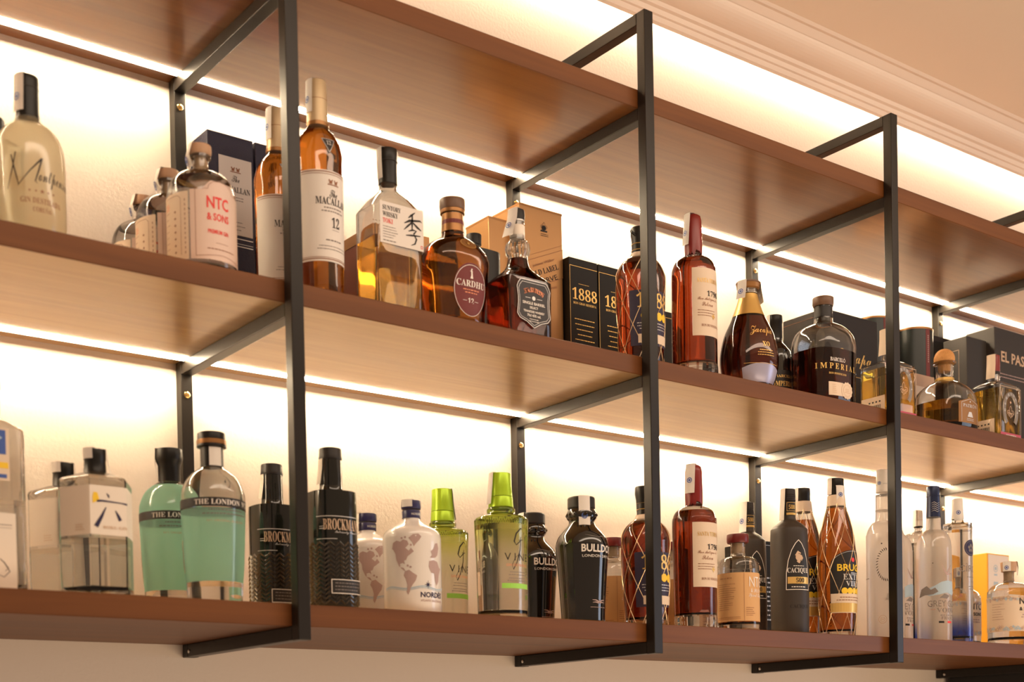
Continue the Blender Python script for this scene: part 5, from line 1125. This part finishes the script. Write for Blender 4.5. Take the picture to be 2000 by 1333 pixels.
# --- black gin with spiked collar, two in a file
BL = D['bull1']['body']
def black_gin(key, label, rot, sphi):
    d = D[key]; t = thing('gin_bottle', label, 'bottle', (d['x'], d['y'], LO), 0, 'black gin bottles with a studded collar')
    rows = rows_of(BL, base=0.003); sf = Surf(rows); opaque_body(t, rows, 'black_glass', name='glass_body')
    V, Fc = lathe([(0.1795, 0.0206, 0.0206, 2), (0.1815, 0.0216, 0.0216, 2), (0.1960, 0.0214, 0.0214, 2), (0.1980, 0.0203, 0.0203, 2)], 60); V = [(x*(1+0.012*(i % 2)), y*(1+0.012*(i % 2)), z) for i, (x, y, z) in enumerate(V)]; from_data('cap', V, Fc, 'cap_charcoal', t, 25)
    for q in range(16):
        a0 = 2*PI*q/16; r_ = sf.at(0.1705)[0]
        V = [(0.0045*sx_, 0.0, 0.0045*sz_) for sx_, sz_ in ((-1, 0), (0, -1), (1, 0), (0, 1))] + [(0, -0.0032, 0)]
        V = [(x*math.cos(a0)+(r_-0.0008-y)*math.sin(a0), x*math.sin(a0)-(r_-0.0008-y)*math.cos(a0), 0.1700+z) for x, y, z in V]
        from_data('stud', V, [(0, 1, 4), (1, 2, 4), (2, 3, 4), (3, 0, 4)], 'black_glass', t)
    mp = sf.mapper(math.radians(-2+rot), 0.100, 0.0006)
    Ink().text('BULLDOG', 0.004, 0.0080, w=0.0640, h=0.0120, st='S').text('LONDON DRY GIN', 0.004, 0.0000, w=0.0620, h=0.0040, st='s').lay('lettering', mp, 'ink_white', t)
    ink = Ink().brush([(-0.022, 0.0350, 0.0004), (-0.010, 0.0330, 0.0009), (0.0, 0.0315, 0.0006)]).brush([(0.0, 0.0315, 0.0006), (0.010, 0.0335, 0.0009), (0.020, 0.0330, 0.0004)]); ink.lay('embossed_line', mp, 'ink_grey', t)
    ink = Ink()
    for sx_ in (-1, 1): ink.brush([(sx_*0.001, 0.0015, 0.0022), (sx_*0.006, 0.0040, 0.0016), (sx_*0.0125, 0.0045, 0.0006)]).brush([(sx_*0.001, -0.0005, 0.0016), (sx_*0.006, 0.0010, 0.0016), (sx_*0.0120, 0.0005, 0.0005)])
    ink.rect(-0.0005, 0.0005, 0.0, 0.0050).rect(-0.016, 0.016, -0.0072, -0.0066); ink.lay('wing_mark', sf.mapper(math.radians(4+rot), 0.030, 0.0006), 'ink_mauve', t)
    stamp(t, sphi, [(0.003, 0.1985), (0.0224, 0.1985), (0.0228, 0.178), (0.0230, 0.1500)], 0.018)
black_gin('bull1', 'glossy black gin bottle with paper strip down its cap, the larger front one', 0, -28)
black_gin('bull2', 'glossy black gin bottle half hidden behind the lime-capped one', 6, -98)

# --- barrel rum with kraft label, three of them
NR = D['ntcrum']['body']
def kraft_rum(x, y, label, rot):
    t = thing('rum_bottle', label, 'bottle', (x, y, LO), 0, 'squat rum bottles with kraft labels')
    rows = rows_of(NR); sf = Surf(rows); glass_body(t, rows, 'clear_glass', 'rum_amber', 0.094, floor=0.012)
    cap_on(t, [(0.1663, 0.0186), (0.1590, 0.0188), (0.1534, 0.0186), (0.1512, 0.0176)], 'cap_red'); cap_on(t, [(0.1514, 0.0098), (0.1330, 0.0098)], 'cork_stopper', 'cork')
    lb = patch('label', sf, -150+rot, 52+rot, 0.0150, 0.0975, 'paper_kraft', t, nu=44)
    Ink().text('NTC', 0.004, 0.0130, w=0.0340, h=0.0175, st='s').text('& SONS', 0.002, 0.0035, w=0.0240, h=0.0065, st='c').text('Spiced Rum', 0.002, -0.0065, w=0.0320, h=0.0085, st='c').lay('lettering', sf.mapper(math.radians(4+rot), 0.0600, 0.0010), 'ink_white', lb)
    ink = Ink().text('SPICED RUM', -0.002, 0.0310, w=0.024, h=0.0024, st='B')
    for q in range(13): ink.rows(-0.020, 0.017, 0.0225-q*0.0036, 1, 1, 0.0007, 'l', 20+q)
    ink.rect(-0.024, 0.024, -0.0345, -0.034).rect(-0.024, 0.024, -0.0370, -0.0366); ink.lay('print_lines', sf.mapper(math.radians(-80+rot), 0.0560, 0.0010), 'ink_brown', lb)
    ink = Ink().rect(-0.0005, 0.0, -0.040, 0.040); ink.rows(0.003, 0.022, -0.018, 5, 0.0032, 0.0008, 'l', 9); ink.lay('print_lines', sf.mapper(math.radians(-31+rot), 0.0560, 0.0010), 'ink_brown', lb)
kraft_rum(1.3174, -0.3000, 'squat rum bottle with kraft label and dark red stopper, foremost beside the post', 0)
kraft_rum(1.1570, -0.1573, 'squat kraft-labelled rum bottle behind the gap between black gin and netted rum', 0)
kraft_rum(1.2790, -0.1700, 'squat kraft-labelled rum bottle almost hidden behind the lower red wax-sealed rum', 0)

# --- matte brown rum with arched label, two
CQ = D['caciq1']['body']
def arched_rum(key, label, rot, sphi):
    d = D[key]; t = thing('rum_bottle', label, 'bottle', (d['x'], d['y'], LO), 0, 'matte dark brown rum bottles')
    rows = rows_of(CQ); sf = Surf(rows); opaque_body(t, rows, 'grey_brown_matte', name='bottle_body')
    cap_on(t, [(0.2622, 0.0124), (0.2410, 0.0126)], 'cap_charcoal')
    for z_ in (0.2440, 0.2475, 0.2510): ring_on(t, z_, z_+0.0012, 0.0129, 'cap_black', 'cap_rib')
    nb = ring_on(t, 0.2140, 0.2400, 0.0123, 'label_black', 'neck_label'); Ink().line([(-0.009, 0.001), (-0.009, 0.016), (0.009, 0.016), (0.009, 0.001)], 0.0007, True).rect(-0.010, 0.010, -0.006, -0.002).text('500', 0, 0.004, w=0.012, h=0.008, st='B').lay('print_lines', Surf([(0, 0.0123, 0.0123, 2), (1, 0.0123, 0.0123, 2)]).mapper(math.radians(-20+rot), 0.2210, 0.0005), 'ink_gold', nb, 0.002)
    ar = [(-0.0230, 0.0), (-0.0225, 0.030), (-0.0190, 0.052), (-0.0130, 0.070), (-0.0060, 0.082), (0.0, 0.0880), (0.0060, 0.082), (0.0130, 0.070), (0.0190, 0.052), (0.0225, 0.030), (0.0230, 0.0)]
    mp = sf.mapper(math.radians(-20+rot), 0.0790, 0.0005); mp2 = sf.mapper(math.radians(-20+rot), 0.0790, 0.0010)
    lb = Ink().poly(ar).lay('label', mp, 'label_black', t, 0.002)
    Ink().line(ar, 0.0012, True).text('CACIQUE', 0, 0.0280, w=0.0420, h=0.0105, st='B').rows(-0.014, 0.014, 0.0425, 1, 1, 0.0012, 'c', 3).rows(-0.019, 0.019, 0.0055, 1, 1, 0.0016, 'c', 4).lay('lettering', mp2, 'ink_white', lb, 0.002)
    Ink().rect(-0.0205, 0.0225, 0.0105, 0.0225).lay('gold_panel', mp2, 'ink_gold', lb, 0.002)
    Ink().text('500', 0.0020, 0.0125, w=0.0160, h=0.0082, st='B').lay('lettering', sf.mapper(math.radians(-20+rot), 0.0790, 0.0014), 'ink_black', lb, 0.002)
    ink = Ink().disc(0.0, 0.0570, 0.0062, 14).brush([(-0.001, 0.052, 0.008), (0.0005, 0.0490, 0.006), (0.001, 0.0465, 0.001)]).brush([(-0.006, 0.060, 0.003), (-0.001, 0.0665, 0.005), (0.004, 0.0640, 0.002)]).brush([(0.005, 0.061, 0.002), (0.0075, 0.0560, 0.003), (0.005, 0.0510, 0.001)]); ink.lay('crest', mp2, 'ink_tan', lb, 0.002)
    Ink().text('CACIQUE', 0.002, 0, w=0.0400, h=0.0075, st='B').lay('embossed_name', sf.mapper(math.radians(-18+rot), 0.0450, 0.0004), 'cap_charcoal', t, 0.002)
    stamp(t, sphi, [(0.003, 0.2627), (0.0134, 0.2627), (0.0145, 0.240), (0.0165, 0.2060)], 0.019, sphi > -100)
arched_rum('caciq1', 'matte dark brown rum bottle with arched black label, front one', 0, -112)
arched_rum('caciq2', 'matte dark brown rum bottle behind the kraft-labelled one, paper strip on its cap', 0, -92)
t, hw, hd = carton('gift_carton', 'black carton on the bottom shelf behind the matte brown rum bottles', 'box', 1.5769, 1.6500, -0.12, -0.0200, LO, 0.2000, 'black_card')
Ink().line([(-hw+0.002, 0.006), (-hw+0.002, 0.192), (hw-0.002, 0.192), (hw-0.002, 0.006)], 0.0008, True).rows(-0.028, 0.02, 0.130, 10, 0.009, 0.0028, 'l', 5).lay('print_lines', front_map(hd, 0.0005), 'ink_silver', t, 0)

# --- netted amber rum, two
BG = D['brugal1']['body']
def netted_amber(key, label, sphi, two):
    d = D[key]; dz = 0.0 if two else -0.0
    t = thing('rum_bottle', label, 'bottle', (d['x'], d['y'] + (0.0 if two else 0.006), LO), 0, 'netted amber rum bottles')
    rows = rows_of(BG, base=0.003); sf = Surf(rows); glass_body(t, rows, 'clear_glass', 'rum_amber', 0.238 if two else 0.226, floor=0.012)
    zt = 0.2931 if two else 0.2870
    cap_on(t, [(zt, 0.0140), (zt-0.012, 0.0142), (zt-0.014, 0.0138), (0.2600, 0.0140)], 'cap_black', 'capsule')
    V, Fc = lathe([(0.2420, 0.0178, 0.0178, 2), (0.2450, 0.0174, 0.0174, 2), (0.2585, 0.0164, 0.0164, 2), (0.2620, 0.0158, 0.0158, 2)], 40); from_data('neck_collar', V, Fc, 'paper_cream', t, 40)
    arch = lambda q: 0.128+0.030*math.sqrt(max(0.0, 1-(2*q-1)**2))
    lb = patch('label', sf, -72, 86, 0.0430, 0.16, 'label_black', t, nu=36, top=arch)
    mp = sf.mapper(math.radians(7), 0.080, 0.0010)
    Ink().text('BRUGAL', 0.0, 0.0390, w=0.0700, h=0.0130, st='S').lay('lettering', mp, 'ink_yellow', lb)
    Ink().text('EXTRA', 0.0, 0.0235, w=0.0500, h=0.0105, st='B').text('VIEJO', 0.002, 0.0105, w=0.0440, h=0.0105, st='B').rows(-0.012, 0.012, 0.0365, 1, 1, 0.0014, 'c', 3).line([((-0.0470 + 0.0940*i/16), 0.0470+0.0290*math.sqrt(max(0.0, 1-(i/8-1)**2))) for i in range(17)], 0.0006).lay('lettering', mp, 'ink_silver', lb)
    Ink().disc(-0.004, 0.0600, 0.0042, 12).lay('red_mark', mp, 'ink_red', lb)
    ink = Ink()
    for q in (-0.022, -0.011, 0.0, 0.011, 0.022): ink.disc(q, 0.0030, 0.0060, 16)
    ink.lay('medals', mp, 'ink_yellow', lb)
    l2 = patch('lower_label', sf, -70, 84, 0.0430, 0.0780, 'paper_cream', t, off=0.0012, nu=28); Ink().rect(-0.046, 0.046, 0, 0.0165).lay('gold_band', sf.mapper(math.radians(7), 0.0445, 0.0017), 'ink_gold', l2); Ink().rows(-0.040, 0.040, 0.029, 2, 0.005, 0.0014, 'c', 3).lay('print_lines', sf.mapper(math.radians(7), 0.0430, 0.0017), 'ink_brown', l2)
    wire_net(t, sf, 0.003, 0.246, 7, 0.42, ph0=0.1)
    stamp(t, sphi, [(0.003, zt+0.0005), (0.0150, zt+0.0005), (0.0152, zt-0.014), (0.0160, zt-0.030)], 0.015, False)
    if two: stamp(t, -22, [(0.0145, zt-0.014), (0.0158, zt-0.017), (0.0170, zt-0.052)], 0.015)
netted_amber('brugal1', 'netted amber rum bottle with arched black and yellow label, front one', -108, True)
netted_amber('brugal2', 'netted amber rum bottle between the matte brown and the front netted one', -110, False)
# --- pale bottle behind the netted one
d = D['clearback']
t = thing('vodka_bottle', 'pale frosted bottle mostly hidden behind the netted amber rum', 'bottle', (1.7640, -0.1560, LO))
rows = rows_of([(0.2900, 0.0102), (0.2616, 0.0106), (0.2450, 0.0125), (0.2260, 0.0215), (0.2110, 0.0275), (0.1940, 0.0290), (0.02, 0.0290)]); opaque_body(t, rows, 'frosted_white', name='glass_body')
cap_on(t, [(0.3200, 0.0104), (0.2850, 0.0108)], 'cap_white'); patch('label', Surf(rows), -60, 30, 0.05, 0.15, 'paper_sheer', t); Ink().rows(-0.012, 0.012, 0.06, 8, 0.007, 0.0022, 'l', 3).lay('print_lines', Surf(rows).mapper(0.1, 0.03, 0.0012), 'ink_black', t)

# --- frosted vodka behind the third post
d = D['belv']
t = thing('vodka_bottle', 'tall frosted vodka bottle with wreath print behind the third frame post', 'bottle', (d['x'], d['y'], LO))
rows = rows_of(d['body']); sf = Surf(rows); opaque_body(t, rows, 'frosted_white', name='glass_body')
cap_on(t, [(0.3269, 0.0150), (0.2990, 0.0154), (0.2850, 0.0162)], 'cap_white', 'capsule'); ring_on(t, 0.2990, 0.3008, 0.0160, 'ink_silver', 'capsule_line'); ring_on(t, 0.2500, 0.2508, 0.0178, 'cap_white', 'neck_ring')
ink = Ink()
for q in range(18):
    a0 = PI*0.5+PI*1.0*q/17; ink.brush([(0.016*math.cos(a0)*1.0, 0.026*math.sin(a0), 0.0004), (0.0185*math.cos(a0+0.05), 0.030*math.sin(a0+0.05), 0.0018), (0.021*math.cos(a0+0.1), 0.0325*math.sin(a0+0.1), 0.0003)])
ink.disc(-0.009, 0.040, 0.0014, 8); ink.lay('wreath_print', sf.mapper(math.radians(-48), 0.143, 0.0005), 'ink_black', t, 0.002)
Ink().ring(0, 0, 0.0072, 0.0078, 18).ring(0, 0, 0.0040, 0.0045, 14).rows(-0.003, 0.003, 0.0015, 2, 0.002, 0.0007, 'c', 2).lay('round_mark', sf.mapper(math.radians(-62), 0.0390, 0.0005), 'ink_tan', t, 0.002)
Ink().rows(-0.030, 0.0, 0.0, 1, 1, 0.0016, 'l', 3).lay('print_lines', Surf(rows).mapper(math.radians(-95), 0.120, 0.0005), 'ink_grey', t)
stamp(t, -85, [(0.003, 0.3273), (0.0160, 0.3273), (0.0166, 0.310), (0.0170, 0.288)], 0.013)

# --- frosted vodka with flying bird, two
GG = D['gg1']['body']
def bird_vodka(key, label, rot):
    d = D[key]; t = thing('vodka_bottle', label, 'bottle', (d['x'], d['y'], LO), 0, 'frosted vodka bottles with blue capsules')
    rows = rows_of(GG); sf = Surf(rows); opaque_body(t, rows, 'frosted_white', name='glass_body')
    c_ = cap_on(t, [(0.3086, 0.0128), (0.2910, 0.0130), (0.2895, 0.0128), (0.2480, 0.0140)], 'cap_bluefoil', 'capsule'); ring_on(t, 0.2880, 0.2905, 0.0137, 'cap_bluefoil', 'capsule_bead')
    ink = Ink()
    for q in range(5): ink.brush([(-0.008, 0.004*q, 0.0003), (-0.003, 0.004*q+0.0025, 0.0008), (0.003, 0.004*q-0.001, 0.0008), (0.008, 0.004*q+0.002, 0.0003)])
    ink.lay('silver_print', Surf([(0, 0.0137, 0.0137, 2), (1, 0.0137, 0.0137, 2)]).mapper(math.radians(-35+rot), 0.258, 0.0008), 'ink_silver', c_, 0.002)
    mp = sf.mapper(math.radians(rot), 0.060, 0.0005)
    Ink().text('GREY GOOSE', 0.0, 0.0085, w=0.0900, h=0.0125, st='s').text('VODKA', 0.0, -0.0030, w=0.0560, h=0.0090, st='B').rows(-0.028, 0.028, -0.0075, 1, 1, 0.0016, 'c', 3).text('FRANCE', 0.0, -0.0165, w=0.0380, h=0.0062, st='B').lay('lettering', mp, 'ink_grey', t, 0.002)
    Ink().rect(-0.0240, -0.0130, -0.0235, -0.0195).lay('flag_mark', mp, 'ink_black', t, 0.002); Ink().rect(-0.0050, 0.0070, -0.0235, -0.0195).lay('flag_mark', mp, 'ink_red', t, 0.002); Ink().rect(-0.040, -0.030, 0.0030, 0.0036).lay('print_lines', mp, 'ink_orange', t, 0.002)
    bird = Ink().brush([(-0.018, 0.091, 0.0003), (-0.013, 0.082, 0.0026), (-0.006, 0.072, 0.0040), (0.002, 0.0725, 0.0024), (0.010, 0.076, 0.0005)]).brush([(-0.005, 0.073, 0.0032), (0.000, 0.082, 0.0030), (0.006, 0.091, 0.0003)])
    bird.lay('bird_print', mp, 'ink_mauve', t, 0.002)
    hills = [(-0.052, 0.034), (-0.040, 0.046), (-0.030, 0.050), (-0.018, 0.057), (-0.004, 0.060), (0.012, 0.058), (0.030, 0.050), (0.030, 0.035), (0.012, 0.031), (-0.006, 0.036), (-0.024, 0.032), (-0.040, 0.030)]
    Ink().poly(hills).lay('landscape_print', mp, 'ink_sky', t, 0.002)
    Ink().poly([(-0.064, 0.028), (-0.058, 0.044), (-0.046, 0.050), (-0.038, 0.042), (-0.030, 0.046), (-0.024, 0.038), (-0.034, 0.033), (-0.050, 0.032)]).poly([(-0.022, 0.026), (-0.012, 0.034), (0.000, 0.030), (-0.006, 0.024)]).lay('landscape_print', sf.mapper(math.radians(rot), 0.060, 0.0008), 'ink_grey', t, 0.002)
    Ink().disc(-0.034, 0.094, 0.0010, 8).lay('bird_print', mp, 'ink_black', t, 0.002)
bird_vodka('gg1', 'frosted vodka bottle with blue capsule and flying bird, right of the third post', 0)
bird_vodka('gg2', 'frosted vodka bottle with bird print, squeezed between the post and its twin', 20)
# --- clear bottle with white cap
d = D['whitecap']
t = thing('vodka_bottle', 'slim clear bottle with white screw cap behind the frosted bird vodka', 'bottle', (d['x'], d['y'], LO))
rows = rows_of(d['body']); glass_body(t, rows, 'blue_fade_glass', 'water', 0.225)
cap_on(t, [(0.2963, 0.0097), (0.2628, 0.0099)], 'cap_white'); ring_on(t, 0.2750, 0.2762, 0.0102, 'ink_tan', 'cap_line'); ring_on(t, 0.2600, 0.2628, 0.0094, 'cap_charcoal', 'neck_ring')
stamp(t, -108, [(0.003, 0.2967), (0.0105, 0.2967), (0.0108, 0.280), (0.0115, 0.262)], 0.013, False)
# --- blue-footed clear vodka
d = D['ciroc']
t = thing('vodka_bottle', 'slim clear vodka bottle with deep blue foot and round dark seal', 'bottle', (d['x'], d['y'], LO))
rows = rows_of(d['body']); sf = Surf(rows); glass_body(t, rows, 'blue_fade_glass', 'water', 0.230, floor=0.014)
cap_on(t, [(0.2944, 0.0108), (0.2700, 0.0112), (0.2539, 0.0122)], 'cap_white', 'capsule')
se = Ink().poly([(0.0165*math.cos(q*PI/16), 0.0165*math.sin(q*PI/16)) for q in range(32)]).lay('round_seal', sf.mapper(math.radians(2), 0.1930, 0.0006), 'ink_navy', t, 0.002)
Ink().ring(0, 0, 0.0135, 0.0142, 24).text('✿', 0, -0.008, h=0.016).lay('silver_print', sf.mapper(math.radians(2), 0.1930, 0.0010), 'ink_grey', se, 0.002)
mp = sf.mapper(math.radians(8), 0.145, 0.0005); Ink().text('CÎROC', 0.0, 0, w=0.0600, h=0.0165, st='s').text('VODKA', 0.006, -0.022, w=0.0220, h=0.0040, st='s').rows(-0.010, 0.022, -0.029, 2, 0.005, 0.0012, 'c', 2).rows(-0.016, 0.020, -0.010, 1, 1, 0.0012, 'c', 5).lay('lettering', mp, 'ink_grey', t, 0.002)
stamp(t, -48, [(0.003, 0.2949), (0.0120, 0.2949), (0.0126, 0.277), (0.0142, 0.250)], 0.016)
# --- yellow carton
t, hw, hd = carton('gift_carton', 'tall yellow carton behind the blue-footed clear vodka', 'box', 2.3198, 2.4066, -0.12, -0.0247, LO, 0.2297, 'yellow_card')
lb = box('white_label', -hw+0.004, hw-0.004, -hd-0.0008, -hd, 0.120, 0.2270, 'paper_white', t)
Ink().ring(-0.012, 0.196, 0.0070, 0.0085, 18).rect(-0.018, -0.006, 0.180, 0.184).disc(-0.012, 0.196, 0.004, 12).rect(-0.020, -0.002, 0.150, 0.166).lay('emblem', front_map(hd, 0.0012), 'ink_sky', lb, 0)
Ink().line([(-0.022, 0.020), (-0.022, 0.105), (-0.010, 0.130), (-0.010, 0.175), (0.010, 0.175), (0.010, 0.130), (0.022, 0.105), (0.022, 0.020)], 0.0016).lay('bottle_outline', left_map(hw, 0.0005), 'ink_orange', t, 0)
# --- squat clear gin with floral label, two
NF = D['ntcfl1']['body']
def floral_gin(x, y, label):
    t = thing('gin_bottle', label, 'bottle', (x, y, LO), 0, 'squat clear gin bottles with floral labels')
    rows = rows_of(NF + [(0.010, 0.0428)]); sf = Surf(rows); glass_body(t, rows, 'clear_glass', 'water', 0.118, floor=0.016, wall=0.003)
    cap_on(t, [(0.1756, 0.0168), (0.1680, 0.0164), (0.1560, 0.0150)], 'cap_wood'); cap_on(t, [(0.1565, 0.0085), (0.1360, 0.0085)], 'cork_stopper', 'cork')
    lb = patch('label', sf, -150, 50, 0.0290, 0.1020, 'paper_cream', t, nu=44)
    Ink().text('NTC', 0.006, 0.0150, w=0.0360, h=0.0140, st='S').text('& SONS', 0.006, 0.0020, w=0.0360, h=0.0075, st='S').lay('lettering', sf.mapper(math.radians(-14), 0.0690, 0.0010), 'ink_black', lb)
    Ink().rect(-0.012, 0.024, 0, 0.0004).rows(-0.010, 0.022, -0.003, 2, 0.005, 0.0024, 'c', 3).lay('print_lines', sf.mapper(math.radians(-14), 0.0670, 0.0010), 'ink_mauve', lb)
    ink = Ink(); [ink.rows(-0.014, 0.014, 0.028-q*0.0052, 1, 1, 0.0007, 'l', q) for q in range(7)]; ink.lay('print_lines', sf.mapper(math.radians(-86), 0.0580, 0.0010), 'ink_brown', lb)
    rnd = random.Random(4); inks = {'ink_mauve': Ink(), 'ink_sky': Ink(), 'ink_tan': Ink()}
    for q in range(34):
        u_ = -0.074+q*0.0045
        for zz in (0.0, 0.062): k_ = rnd.choice(list(inks)); inks[k_].text(rnd.choice('✿❀✦'), u_, zz+rnd.uniform(-0.003, 0.003), h=rnd.uniform(0.0055, 0.0085))
    for k_, i_ in inks.items(): i_.lay('floral_print', sf.mapper(math.radians(-50), 0.0320, 0.0010), k_, lb)
    stamp(t, -70, [(0.003, 0.1761), (0.0176, 0.1761), (0.0176, 0.168), (0.0170, 0.156)], 0.016)
    stamp(t, 40, [(0.003, 0.1761), (0.0176, 0.1761), (0.0195, 0.164), (0.0180, 0.148)], 0.014, False)
floral_gin(2.1407, -0.2900, 'squat clear gin bottle with floral label and wooden stopper, lower right corner')
floral_gin(2.1429, -0.1699, 'squat clear gin bottle with floral label seen behind the blue-footed vodka')
